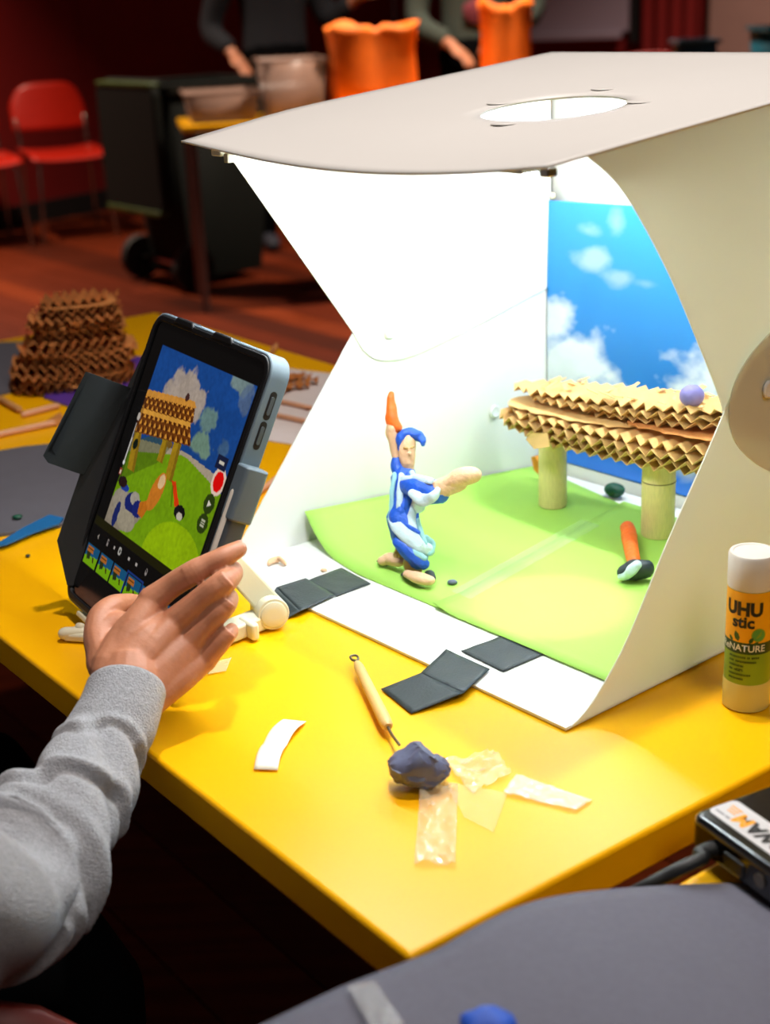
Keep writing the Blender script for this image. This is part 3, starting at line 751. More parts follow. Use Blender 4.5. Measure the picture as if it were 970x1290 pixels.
# ---- glue stick
GC = on(939, 886, 0); gf0 = zframe(GC, 0)
view = (Vector((CAM.x, CAM.y, 0))-Vector((GC.x, GC.y, 0))).normalized(); va = math.atan2(view.y, view.x)
gs = thing('glue_stick', GC, 'orange and green glue stick with white cap standing by the box wall', 'glue stick')
GR = .0149; GH = .1085
part('base', MB().lathe(gf0, [(.0138, 0), (.0152, .0012), (.0153, .019), (.0149, .0205)], 40), 'glue_base', gs)
part('barrel', MB().lathe(gf0, [(GR, .0205), (GR, .0855)], 48), 'glue_lime', gs)
part('cap', MB().lathe(gf0, [(.0150, .0855), (.0152, .0862), (.0152, .1068), (.0143, GH), (.0125, GH), (.0120, GH-.0006)], 48), 'glue_cap', gs, smooth=30)
def wrap(fn, m, name, r=GR+.00015):
    return part(name, fn, m, lab, smooth=180)
def cyl(x, z, r): a_ = va+x/GR; return GC+Vector((cos(a_)*r, sin(a_)*r, z))
lab = part('label', MB().grid(lambda a_, b_: cyl(a_, b_, GR+.00012), 48, 1, -pi*GR, pi*GR, .0490, .0852), 'glue_orange', gs, smooth=180)
wrap(MB().grid(lambda a_, b_: cyl(a_, b_, GR+.00018), 48, 1, -pi*GR, pi*GR, .0425, .0505), 'glue_darkgreen', 'dark_band')
def glue_text(txt, size, x, z, m, bold=0, slope=0, sx=1.0):
    vs, fs = text_mb(txt, size, bold, .0012)
    return wrap(MB().add([cyl(x+v.x*sx, z+v.y+slope*v.x, GR+.0004) for v in vs], fs), m, 'lettering')
XL = -.0035
glue_text('UHU', .0125, XL-.0005, .0735, 'ink', .0006, 0, .92)
glue_text('stic', .0110, XL-.0005, .0645, 'ink', .0004, 0, .95)
glue_text('ReNATURE', .0066, XL-.0010, .0465, 'ink_white', .00008, .0, .95)
rs = random.Random(12)
for k, xe in enumerate((.0066, .0054, -.0030, -.0070, .0012, -.0022)):      # print too small to read in the photograph
    mbp = MB(); x = -.0125; z = .0402-k*.0031
    while x < xe:
        wl_ = rs.uniform(.0005, .0009)
        mbp.add([cyl(x, z-.0007, GR+.0004), cyl(x+wl_, z-.0007, GR+.0004), cyl(x+wl_, z+.0007, GR+.0004), cyl(x, z+.0007, GR+.0004)], [(0, 1, 2, 3)])
        x += wl_+(.0012 if rs.random() < .12 else .0003)
    wrap(mbp, 'ink_green', 'small_print')
glue_text('58%', .0026, -.0048, .0309, 'ink_green', .00012)
def disc(x, z, r, m, name, rr=GR+.00035, y=1.0):
    return wrap(MB().add([cyl(x, z, rr)]+[cyl(x+r*cos(2*pi*k/24), z+y*r*sin(2*pi*k/24), rr) for k in range(24)], [(0, k+1, (k+1) % 24+1) for k in range(24)]), m, name)
disc(.0062, .0562, .0046, 'glue_lime', 'emblem_ring'); disc(.0062, .0562, .0039, 'emblem_green', 'emblem', GR+.00045)
wrap(MB().add([cyl(x, z, GR+.0006) for x, z in ((.0042, .0540), (.0082, .0595), (.0076, .0555), (.0058, .0544))], [(0, 1, 2, 3)]), 'glue_lime', 'emblem_leaf')
def leaf(x, z, l, wd, ang):
    P = [(0, 0), (.3, .5), (.65, .45), (1, 0), (.65, -.45), (.3, -.5)]
    c, s = cos(ang), sin(ang)
    wrap(MB().add([cyl(x+(a_*l*c-b_*wd*s), z+(a_*l*s+b_*wd*c), GR+.0004) for a_, b_ in P], [(0, 1, 2, 3, 4, 5)]), 'glue_leaf', 'printed_leaf')
leaf(-.0065, .0512, .0075, .0036, radians(108)); leaf(.0005, .0505, .0050, .0026, radians(62)); leaf(.0030, .0495, .0040, .0020, radians(30)); leaf(-.0105, .0505, .0046, .0022, radians(130))

# ---- black power unit with label
pb = thing('power_unit', TB(-.08, .24, 0), 'glossy black power unit with a white label on the grey card', 'power unit')
p0 = on(868, 1022, .024); 
pu = (on(966, 1093, .024)-p0); pu.z = 0; pu.normalize(); pv = Vector((-pu.y, pu.x, 0))
if pv.dot(TV) < 0: pv = -pv
PB = frame(p0-K*.024+K*.0020, pu, pv, K)
part('housing', MB().prism(PB, rrect(0, .082, 0, .13, .008), .0, .0220), 'gloss_black', pb, bevel=.0045, bseg=4)
part('socket', MB().box(PB, .030, .046, -.0012, .002, .005, .014), 'cable_black', pb, bevel=.001)
part('socket', MB().lathe(frame(PB(.058, .0005, .012), pu, K, pv*-1), [(.0040, 0), (.0040, .0016), (.0025, .0016)], 16), 'steel', pb)
part('disc_mark', MB().lathe(frame(PB(.040, .078, .02205), pu, pv, K), [(.024, 0), (.024, .0003), (.022, .0003)], 32), 'gloss_black', pb)
lb2 = part('label', MB().prism(PB, rrect(.004, .080, .009, .029, .004), .0215, .02235), 'label_white', pb)
def pb_text(txt, size, x, y, m, bold=0):
    vs, fs = text_mb(txt, size, bold)
    return part('lettering', MB().add([PB(x-v.x, y-v.y, .02255) for v in vs], fs), m, lb2, smooth=0)
pb_text('M', .0132, .0232, .0185, 'ink_orange', .0007); pb_text('A', .0132, .0330, .0185, 'ink', .0007); pb_text('W', .0132, .0440, .0185, 'ink', .0007)
for k in range(3):
    part('small_print', MB().box(PB, .0100-.001*k, .0165, .0180+k*.0024, .0190+k*.0024, .0223, .02255), 'ink_orange', lb2, smooth=0)
part('small_print', MB().box(PB, .0065, .013, .0128, .0140, .0223, .02255), 'ink_grey', lb2, smooth=0)
part('small_print', MB().box(PB, .0142, .0175, .0128, .0140, .0223, .02255), 'ink_grey', lb2, smooth=0)
part('small_print', MB().box(PB, .053, .057, .0125, .0138, .0223, .02255), 'ink', lb2, smooth=0)
c0 = PB(.021, -.001, .0100)
part('cable', MB().limb([(c0+pv*.003, .0046), (c0-pv*.008, .0042), (on(886, 1081, .0125), .0038), (on(864, 1091, .0110), .0038), (on(838, 1104, .0060), .0038), (on(808, 1120, -.001), .0038), (on(780, 1134, -.014), .0038)], 16, 6), 'cable_black', pb)

# ---- things on the grey card
solo('clay_lump', MB().blob(on(616, 1292, .038), (.0115, .010, .007), 3, .25, 1.6, 8), 'clay_cobalt', 'cobalt blue clay lump on the grey card at the bottom edge', 'clay')
P4 = [on(437, 1246, .0345), on(472, 1238, .0345), on(512, 1296, .042), on(468, 1300, .042)]
def tp(u_, v_):
    p = (P4[0]*(1-u_)+P4[1]*u_)*(1-v_)+(P4[3]*(1-u_)+P4[2]*u_)*v_
    return p+K*(.0012+.0012*abs(noise.noise(Vector((p.x*140, p.y*140, 2)))))
solo('tape', MB().grid(tp, 10, 14), mat('tape_grey', rgb(190, 188, 190), .2, .02, alpha=.28, spec=.7), 'crumpled clear tape stuck over the edge of the grey card', 'tape', solid=.0002)

# ================================================================ TABLET, STAND
tb = thing('tablet', TAB(0, -.14, -.01), 'tablet in grey folio case showing a stop motion app, leaning on stand', 'tablet')
sx0, sx1, st0, st1 = -.105, 1.045, -.125, 1.40
X = lambda s: (s-.5)*PW
Yt = lambda t_: (.5-t_)*PH
cx0, cx1, cy0, cy1 = X(-.165), X(1.07), Yt(1.49), Yt(-.16)
fr_t = lambda x, y, z: TAB(x, y, z)
part('body', MB().prism(fr_t, rrect(cx0+.004, cx1-.004, cy0+.004, cy1-.004, .010), -.0075, -.0006), 'glass_black', tb)
case = part('case', MB().prism(fr_t, rrect(cx0, cx1, cy0, cy1, .015, 8), -.0160, -.0078), 'case_grey', tb, bevel=.003, bseg=3)
def ring(o_, i_, z0, z1):
    n = len(o_); vs = [TAB(x, y, z) for z in (z0, z1) for lp_ in (o_, i_) for x, y in lp_]
    fs = []
    for k in range(n):
        k2 = (k+1) % n
        fs += [(k, k2, 2*n+k2, 2*n+k), (n+k2, n+k, 3*n+k, 3*n+k2), (2*n+k, 2*n+k2, 3*n+k2, 3*n+k), (k2, k, n+k, n+k2)]
    return MB().add(vs, fs)
part('lip', ring(rrect(cx0+.0012, cx1-.0012, cy0+.0012, cy1-.0012, .014, 8), rrect(cx0+.0058, cx1-.0058, cy0+.0058, cy1-.0058, .010, 8), -.0090, .0016), 'case_black', tb, bevel=.0008)
part('rim', ring(rrect(cx0-.0008, cx1+.0008, cy0-.0008, cy1+.0008, .0155, 8), rrect(cx0+.0018, cx1-.0018, cy0+.0018, cy1-.0018, .0135, 8), -.0150, .0004), 'case_grey', tb, bevel=.001)
part('corner_bumper', MB().prism(fr_t, [(x, y) for x, y in rrect(cx0-.0012, cx0+.05, cy0-.0012, cy0+.05, .016, 8) if x < cx0+.012 or y < cy0+.012][0:], -.015, -.0120), 'case_slate', tb)
for xx in (-.052, .012):
    part('edge_notch', MB().prism(frame(TAB(xx, cy1-.0030, -.002), TX, TY, TN), [(-.018, -.001), (.018, -.001), (.013, .0046), (-.013, .0046)], -.005, .0042), 'case_black', tb, bevel=.0012)
bz = frame(TAB(cx1+.0009, 0, -.0065), TY*-1, TN, TX)
for k, yy in enumerate((cy1-.032, cy1-.053)):
    bt = part('volume_slot', MB().prism(frame(TAB(cx1+.0004, yy, -.0072), TY*-1, TN, TX), rrect(-.010, .010, -.0026, .0026, .0026), -.001, .0006), 'case_black', tb)
    part('volume_button', MB().prism(frame(TAB(cx1+.0008, yy, -.0072), TY*-1, TN, TX), rrect(-.0065, .0065, -.0014, .0014, .0014), 0, .0009), 'case_slate', bt, bevel=.0003)
# stylus holder on the right edge
hold = part('stylus_holder', MB().prism(frame(TAB(cx1, 0, -.0075), TX, TN, TY), rrect(-.001, .0125, -.0065, .0085, .003), -.046, cy1-.078), 'case_slate', tb, bevel=.0012)
part('holder_cap', MB().prism(frame(TAB(cx1, 0, -.0075), TX, TN, TY), rrect(-.001, .0145, -.0085, .0095, .003), cy1-.112, cy1-.074), 'case_grey', hold, bevel=.0015)
part('stylus', MB().limb([(TAB(cx1+.0055, .0, -.0015), .0042), (TAB(cx1+.0055, cy0+.02, -.0015), .0042)], 18, sub=1), 'stylus', tb)
part('stylus_clip', MB().prism(frame(TAB(cx1, 0, -.0075), TX, TN, TY), rrect(.0085, .0125, -.0065, .0050, .001), cy0+.05, -.044), 'case_black', tb)
# folio cover folded out behind, to the left
def depth_at(px, py, extra): 
    d = F + CR*((px-485)/FPX) - CU*((py-645)/FPX); t_ = (TC-CAM).dot(TN)/d.dot(TN); return t_+extra
def fpnt(px, py, e): return at(px, py, depth_at(px, py, e))
e1 = [TAB(cx0+.003, cy1-.006, -.012), fpnt(191, 420, .012), fpnt(160, 487, .000), fpnt(100, 597, -.045), fpnt(71, 681, -.050), fpnt(84, 738, -.012), TAB(cx0+.003, cy0+.012, -.012)]
fl_ = part('folio_cover', MB().slab(e1, TN*.004), 'case_flap', tb, bevel=.0012)
e2 = [fpnt(108, 468, -.10), fpnt(160, 487, -.002), fpnt(100, 597, -.047), fpnt(60, 583, -.115), fpnt(54, 574, -.118)]
part('cover_fold', MB().slab(e2, TN*.004), 'case_flap_dark', fl_, bevel=.0012)
part('home_strip', MB().prism(fr_t, rrect(X(.15), X(.75), Yt(1.42), Yt(1.405), .0008), -.0006, -.0004), 'glass_black', tb)

# screen content
SN, SM = 220, 290
sg = MB().grid(lambda a_, b_: SCR(a_, b_, .0000), SN, SM, sx0, sx1, st0, st1)
so = part('screen', sg, 'screen', tb, smooth=0)
gs_, gt_ = np.meshgrid(np.linspace(sx0, sx1, SN+1), np.linspace(st0, st1, SM+1))
img = np.zeros(gs_.shape+(3,)); img[:] = nlin([10, 8, 8])
def fill(mask, c, a_=1.0): img[mask] = img[mask]*(1-a_)+nlin(c)*a_
def fpoly(poly, c, a_=1.0): fill(inpoly(gs_, gt_, poly), c, a_)
def fell(cx, cy, rx, ry, c, a_=1.0, rot=0):
    dx, dy = gs_-cx, gt_-cy; c_, s_ = cos(rot), sin(rot)
    fill(((dx*c_+dy*s_)/rx)**2+((-dx*s_+dy*c_)/ry)**2 < 1, c, a_)
pic = (gs_ >= 0) & (gs_ <= 1) & (gt_ >= 0) & (gt_ <= 1)
sky = nlin([14, 66, 140])[None, None, :]*(1-.35*gt_[..., None])+nlin([50, 90, 130])[None, None, :]*(.12)
img[pic] = sky[pic]
nn = npnoise(gs_*12+4, gt_*12+7, 5, 4)
def scloud(cx, cy, rx, ry, c, amt):
    d = np.clip((1-np.sqrt(((gs_-cx)/rx)**2+((gt_-cy)/ry)**2)+(nn-.5)*1.4)*4, 0, 1)*amt*pic
    img[:] = img*(1-d[..., None])+nlin(c)*d[..., None]
for c in ((.33, .14, .11, .09), (.44, .17, .13, .11), (.52, .20, .08, .10), (.24, .22, .10, .05), (.38, .24, .16, .05)): scloud(*c, [176, 160, 146], .95)
scloud(.84, .02, .10, .06, [130, 150, 140], .85); scloud(.95, .10, .07, .08, [90, 110, 140], .8); scloud(.68, .25, .08, .07, [110, 140, 130], .9); scloud(.70, .37, .10, .06, [120, 150, 124], .9); scloud(.90, .34, .06, .06, [80, 110, 130], .6)
gl = lambda s: .60-.14*np.clip((s-.05)/.5, 0, 1)-.0*s+.03*np.clip((s-.62)/.38, 0, 1)
wbm = pic & (gt_ > .520-.07*np.clip(gs_/.55, 0, 1)+.03*np.clip((gs_-.6)/.4, 0, 1)) & (gs_ < .97)
fill(wbm, [176, 160, 138])
grm = pic & (gt_ > .60-.13*np.clip(gs_/.55, 0, 1)+.07*np.clip((gs_-.6)/.4, 0, 1))
img[grm] = (nlin([120, 164, 10])[None, None, :]*(1-.2*np.abs(gs_-.5)[..., None]))[grm]
fell(.76, 1.0, .30, .22, [150, 186, 6]); fill(gt_ > 1.0, [10, 8, 8])
fpoly([(0, .55), (.33, .40), (.42, .46), (.36, .56), (.12, .70), (0, .78)], [60, 84, 8], .55)
for x0, y0, x1, y1, wd in ((.045, .47, .10, .68, .042), (.345, .40, .36, .56, .032), (.465, .38, .50, .62, .040)):
    fpoly([(x0-wd, y0), (x0+wd, y0), (x1+wd, y1), (x1-wd, y1)], [168, 132, 22]); fpoly([(x0+wd*.3, y0), (x0+wd, y0), (x1+wd, y1), (x1+wd*.3, y1)], [120, 90, 12], .7)
fell(.40, .455, .030, .02, [120, 90, 30]); fell(.06, .545, .025, .03, [14, 24, 14])
def corr(p0, p1, p2, p3, rows, teeth):
    P_ = [np.array(p) for p in (p0, p1, p2, p3)]
    fpoly([p0, p1, p2, p3], [110, 56, 10])
    for r in range(rows):
        for k in range(teeth):
            for (a_, b_, c) in ((0, .55, [222, 150, 54]), (.45, .9, [70, 30, 4])):
                u0, u1 = (k+a_+.5*(r % 2))/teeth, (k+b_+.5*(r % 2))/teeth; v0, v1 = (r+.1)/rows, (r+.85)/rows
                u1 = min(u1, 1); u0 = min(u0, 1)
                q = lambda u_, v_: tuple((P_[0]*(1-u_)+P_[1]*u_)*(1-v_)+(P_[3]*(1-u_)+P_[2]*u_)*v_)
                um = (u0+u1)/2
                fpoly([q(u0, v1), q(um, v0), q(u1, v1)], c)
corr((0, .365), (.53, .305), (.60, .41), (.0, .49), 3, 11)
fpoly([(0, .35), (.52, .29), (.54, .325), (0, .38)], [226, 160, 60])
corr((0, .27), (.52, .215), (.55, .30), (0, .355), 3, 11)
fpoly([(0, .25), (.50, .195), (.54, .225), (0, .285)], [214, 146, 56])
fell(.42, .195, .02, .022, [70, 40, 36])
# hammer and figure
fpoly([(.535, .61), (.575, .605), (.675, .70), (.64, .72)], [226, 60, 8]); fell(.70, .73, .055, .036, [16, 14, 14]); fell(.71, .748, .028, .020, [200, 190, 170]); fell(.672, .725, .022, .02, [20, 18, 24])
fpoly([(.55, .63), (.60, .73), (.62, .73), (.57, .63)], [70, 100, 4], .6)
fpoly([(0, .86), (.10, .80), (.22, .78), (.33, .80), (.36, .87), (.28, .97), (.16, 1.0), (0, 1.0)], [150, 138, 120])
for c in ((.10, .85, .09, .06, [156, 146, 130]), (.22, .83, .075, .055, [22, 34, 104]), (.24, .80, .05, .035, [168, 160, 146]), (.30, .84, .06, .045, [24, 36, 110]), (.10, .93, .03, .07, [26, 38, 100]), (.22, .93, .10, .055, [160, 150, 128]), (.10, .78, .05, .02, [30, 60, 150]), (.06, .76, .05, .03, [40, 20, 20])): fell(*c)
fpoly([(.30, .80), (.37, .77), (.40, .80), (.37, .87), (.31, .86)], [196, 110, 24]); fell(.425, .705, .058, .112, [208, 122, 34], 1, .28); fell(.445, .645, .032, .04, [228, 190, 140], 1, .2)
fill(gt_ > 1.0, [10, 8, 8]); fill((gt_ > 1.0) & (gt_ < 1.045), [30, 28, 4])
tex_ = (.80+.40*npnoise(gs_*60, gt_*60, 21, 3))*(.9+.25*npnoise(gs_*9, gt_*9, 22, 3)); inp_ = pic & (gt_ < 1)
img[inp_] = img[inp_]*tex_[inp_][:, None]*.95
# app controls
fpoly([(-.02, .30), (.03, .30), (.03, .77), (-.02, .77)], [20, 16, 20], .45); fell(.0, .405, .016, .022, [190, 180, 170]); fpoly([(-.004, .44), (.004, .44), (.006, .66), (-.002, .66)], [214, 210, 204]); fell(.003, .665, .011, .012, [235, 235, 235]); fpoly([(-.012, .70), (.015, .70), (.015, .735), (-.012, .735)], [150, 60, 44]); fpoly([(-.006, .71), (.009, .71), (.009, .728), (-.006, .728)], [220, 200, 180])
fell(.945, .495, .062, .070, [236, 208, 188]); fell(.945, .495, .044, .052, [232, 6, 4])
fpoly([(.87, .37), (.97, .37), (.97, .44), (.87, .44)], [22, 30, 60]); fpoly([(.895, .40), (.945, .40), (.945, .412), (.895, .412)], [214, 206, 190])
for cy_ in (.612, .712): fell(.930, cy_, .048, .050, [44, 62, 12])
fpoly([(.915, .595), (.915, .63), (.95, .612)], [226, 220, 200])
for k in range(3): fpoly([(.912, .695+k*.013), (.948, .695+k*.013), (.948, .701+k*.013), (.912, .701+k*.013)], [190, 190, 160])
for cx_, k in ((-.004, 0), (.115, 1), (.198, 2), (.264, 3), (.378, 4), (.469, 5), (.583, 6), (.75, 5), (.88, 6)):
    if k in (0,): fpoly([(cx_+.008, 1.08), (cx_-.010, 1.095), (cx_+.008, 1.11), (cx_+.002, 1.095)], [170, 160, 150])
    elif k in (1, 6): fell(cx_, 1.09, .010, .020, [150, 140, 136]); fell(cx_, 1.085, .005, .010, [20, 16, 16])
    elif k == 3: fell(cx_, 1.088, .018, .022, [180, 176, 170]); fell(cx_, 1.088, .008, .010, [20, 16, 16])
    else: fpoly([(cx_-.010, 1.08), (cx_+.010, 1.08), (cx_+.010, 1.098), (cx_-.010, 1.098)], [180, 172, 166])
for k in range(6):
    x0 = -.085+k*.170; x1 = x0+.150
    if k == 3: fpoly([(x0-.018, 1.140), (x1+.018, 1.140), (x1+.018, 1.285), (x0-.018, 1.285)], [24, 52, 120]); fpoly([(x0-.008, 1.150), (x1+.008, 1.150), (x1+.008, 1.275), (x0-.008, 1.275)], [12, 12, 16])
    fpoly([(x0, 1.155), (x1, 1.155), (x1, 1.268), (x0, 1.268)], [20, 84, 124]); fpoly([(x0, 1.222), (x1, 1.205), (x1, 1.268), (x0, 1.268)], [118, 172, 10]); fpoly([(x0+.01, 1.165), (x0+.08, 1.165), (x0+.085, 1.195), (x0+.01, 1.20)], [178, 104, 36])
    fpoly([(x0+.01, 1.176), (x0+.08, 1.176), (x0+.08, 1.182), (x0+.01, 1.182)], [70, 30, 10])
    fpoly([(x0+.012, 1.20), (x0+.06, 1.20), (x0+.065, 1.23), (x0+.03, 1.24)], [40, 50, 20]); fpoly([(x0+.09, 1.215), (x0+.105, 1.215), (x0+.12, 1.24), (x0+.105, 1.24)], [60, 20, 10])
img[(gs_ < -.095) | (gs_ > 1.0)] = nlin([8, 7, 7])
paint(so, img.reshape(-1, 3))

# ---- white folding stand
stn = thing('tablet_stand', on(330, 790, 0), 'white plastic folding stand with round hinge holding up the tablet', 'stand')
kc = on(343, 772, .0135)
hdir = (CAM-kc); hdir = Vector((hdir.x*.9+.25, hdir.y, .12)).normalized()
hx = hdir.cross(K).normalized(); hy = hx.cross(hdir).normalized()
fk = frame(kc, hx, hy, hdir)
kn = part('hinge', MB().lathe(fk, [(.0118, -.022), (.0125, -.020), (.0125, .003), (.0118, .0045)], 36), 'white_plastic', stn)
part('hinge_cap', MB().lathe(fk, [(.0100, .0042), (.0100, .0056), (.0092, .0062), (.004, .0064)], 36), 'white_plastic', kn)
b0 = kc-hdir*.010
def bar(p, q, wd, th, upv):
    d = (q-p).normalized(); s_ = d.cross(upv).normalized(); n_ = s_.cross(d)
    return MB().box(frame(p, d, s_, n_), 0, (q-p).length, -wd/2, wd/2, -th/2, th/2)
ft = on(262, 806, .0075)
part('base_bar', bar(b0+Vector((0, 0, -.005)), ft, .019, .012, K), 'white_plastic', stn, bevel=.002)
part('base_collar', bar(on(318, 790, .008), on(309, 793, .008), .021, .0135, K), 'white_plastic', stn, bevel=.002)
part('foot_bar', bar(on(262, 810, .0050), on(84, 799, .0040), .014, .0066, K), 'white_plastic', stn, bevel=.002)
ua = at(290, 708, 1.075)
part('upright_arm', bar(b0+Vector((0, 0, .004)), ua, .020, .010, hdir), 'white_plastic', stn, bevel=.002)
part('back_rest', bar(ua, TAB(.02, -.03, -.030), .05, .006, TN), 'white_plastic', stn, bevel=.002)
part('ledge', MB().box(fr_t, -.07, .06, cy0-.006, cy0-.0018, -.030, .002), 'white_plastic', stn, bevel=.0012)
part('foot_tip', MB().limb([(on(82, 798, .0058), .0054), (on(106, 797, .0058), .0054)], 12, flat=.9), 'white_plastic', stn, bevel=0)
part('foot_post', bar(on(100, 797, .006), on(103, 789, .0085), .012, .008, CR), 'white_plastic', stn, bevel=.003)

# ================================================================ CHILD
ch = thing('person', Vector((-.46, .74, 0)), 'child in grey sweatshirt and black trousers reaching a hand to the tablet', 'person')
def A3(x, y, d, r): return (at(x, y, d), r)
hb = MB()
# metacarpals and palm
hb.limb([A3(140, 850, .912, .0125), A3(166, 800, .925, .0120), A3(192, 757, .935, .0092)], 16)
hb.limb([A3(156, 862, .908, .0130), A3(188, 822, .918, .0122), A3(221, 783, .929, .0092)], 16)
hb.limb([A3(172, 872, .908, .0125), A3(206, 840, .918, .0118), A3(240, 810, .928, .0088)], 16)
hb.limb([A3(186, 884, .910, .0115), A3(222, 856, .920, .0110), A3(257, 832, .930, .0082)], 16)
hb.limb([A3(128, 838, .918, .0100), A3(130, 800, .935, .0110), A3(150, 790, .940, .0110), A3(190, 800, .935, .0100)], 14)
# fingers: index, middle, ring, little
hb.limb([A3(190, 758, .935, .0098), A3(216, 738, .934, .0083), A3(244, 721, .930, .0083), A3(262, 711, .930, .0073), A3(281, 702, .931, .0071), A3(300, 692, .936, .0060)], 14, 5)
hb.limb([A3(220, 784, .929, .0098), A3(250, 758, .925, .0084), A3(279, 736, .922, .0085), A3(293, 724, .936, .0068), A3(294, 717, .950, .0060)], 14, 5)
hb.limb([A3(239, 811, .928, .0092), A3(262, 786, .925, .0077), A3(281, 765, .924, .0077), A3(289, 755, .938, .0062), A3(287, 750, .952, .0056)], 14, 5)
hb.limb([A3(256, 833, .930, .0084), A3(272, 816, .926, .0068), A3(283, 803, .925, .0066), A3(290, 797, .930, .0052), A3(292, 793, .938, .0046)], 14, 5)
# thumb folded against the lower edge of the tablet
hb.limb([A3(136, 842, .916, .0110), A3(124, 808, .930, .0098), A3(126, 780, .940, .0088), A3(141, 766, .950, .0086), A3(160, 761, .962, .0074), A3(182, 762, .975, .0062)], 14, 5)
hb.limb([A3(160, 850, .909, .0185), A3(188, 818, .9195, .0185), A3(212, 798, .927, .0150)], 18, 4, flat=.62, fdir=F)
hb.limb([A3(180, 868, .908, .0160), A3(212, 836, .9185, .0155), A3(238, 816, .9265, .0125)], 18, 4, flat=.65, fdir=F)
hb.limb([A3(144, 842, .911, .0150), A3(166, 804, .9245, .0150), A3(190, 776, .933, .0125)], 18, 4, flat=.7, fdir=F)
# knuckle creases
for (x, y, d, r, a_, b_) in ((244, 721, .930, .0082, (216, 738), (281, 702)), (281, 735, .922, .0082, (250, 758), (293, 722)), (283, 763, .924, .0076, (262, 785), (290, 752)), (284, 802, .925, .0064, (272, 815), (291, 795))):
    dv = (CR*(b_[0]-a_[0])-CU*(b_[1]-a_[1])).normalized(); sv = dv.cross(F).normalized(); c_ = at(x, y, d)
    for q in (-.0042, -.0014, .0014, .0042):
        hb.limb([(c_+dv*q+sv*t_*r*.8-F*(r*math.sqrt(1-(t_*.8)**2)*.965-abs(q)*.12), .0010) for t_ in (-.9, -.45, 0, .45, .9)], 8, 3)
# wrist, forearm under the sleeve, elbow
ELB = Vector((-.240, .598, TOP+.030)); SHO = Vector((-.42, .66, TOP+.22))
hb.limb([A3(163, 850, .910, .0205), A3(158, 878, .902, .0215), A3(128, 945, .878, .021), A3(84, 1020, .842, .022), A3(26, 1098, .802, .023), A3(-14, 1140, .782, .024), (ELB, .026)], 18, 4, flat=.80, fdir=F)
hb.limb([(ELB, .027), (ELB.lerp(SHO, .5), .030), (SHO, .036)], 16)
# neck and head, out of the frame
NB = Vector((-.54, .74, TOP+.27)); HEAD = NB+Vector((.05, .03, .17))
hb.limb([(NB-K*.06, .06), (NB+K*.02, .042), (NB+K*.07+Vector((.02, .01, 0)), .044)], 16)
hb.blob(HEAD, (.075, .085, .098), 3); fdirv = Vector((.80, .52, -.28)).normalized()
hb.blob(HEAD+fdirv*.045-K*.05, (.048, .048, .045), 3); hb.limb([(HEAD+fdirv*.082+K*.012, .007), (HEAD+fdirv*.098-K*.018, .011)], 10)
for sgn in (-1, 1): hb.blob(HEAD+Vector((-.52*sgn, .80*sgn, 0))*.078-K*.008, (.014, .012, .026), 2)
bodyo = part('body', hb, 'skin', ch, smooth=180, remesh=.0010, smoothmod=4)
# knuckle creases as thin raised folds, and nails
def nail(p, nrm, dirv, l, wd):
    s_ = dirv.cross(nrm).normalized(); nrm = s_.cross(dirv).normalized()
    def f_(u_, v_):
        a_ = (u_-.5)*2; k = 1-.18*abs(2*v_-1)**3
        return p+dirv*(v_-.5)*l+s_*a_*wd/2*k+nrm*(-.0011*a_*a_-.0006*(2*v_-1)**2)
    part('nail', MB().grid(f_, 8, 8), 'nail', bodyo, smooth=180, solid=.0004)
tipd = (at(303, 691, .936)-at(285, 700, .932)).normalized()
nv = (-F*.72+CU*-.12+CR*.62).normalized()
nail(at(298, 693, .936)+(-F*.75+CR*.1+CU*.66).normalized()*.0051, (-F*.75+CR*.1+CU*.66).normalized(), tipd, .0098, .0078)
pd = (at(294, 793, .938)-at(285, 801, .925)).normalized()
nail(at(291, 797, .932)+(-F*.82+CR*.45+CU*.2).normalized()*.0049, (-F*.82+CR*.45+CU*.2).normalized(), pd, .0072, .0062)
hairm = MB().blob(HEAD+K*.022-fdirv*.02, (.085, .092, .098), 4, .10, 3)
hairm.v = [v if (v-HEAD).dot(fdirv) < .045 or v.z > HEAD.z+.05 else v-fdirv*((v-HEAD).dot(fdirv)-.045) for v in hairm.v]
part('hair', hairm, 'hair_brown', ch, smooth=180)
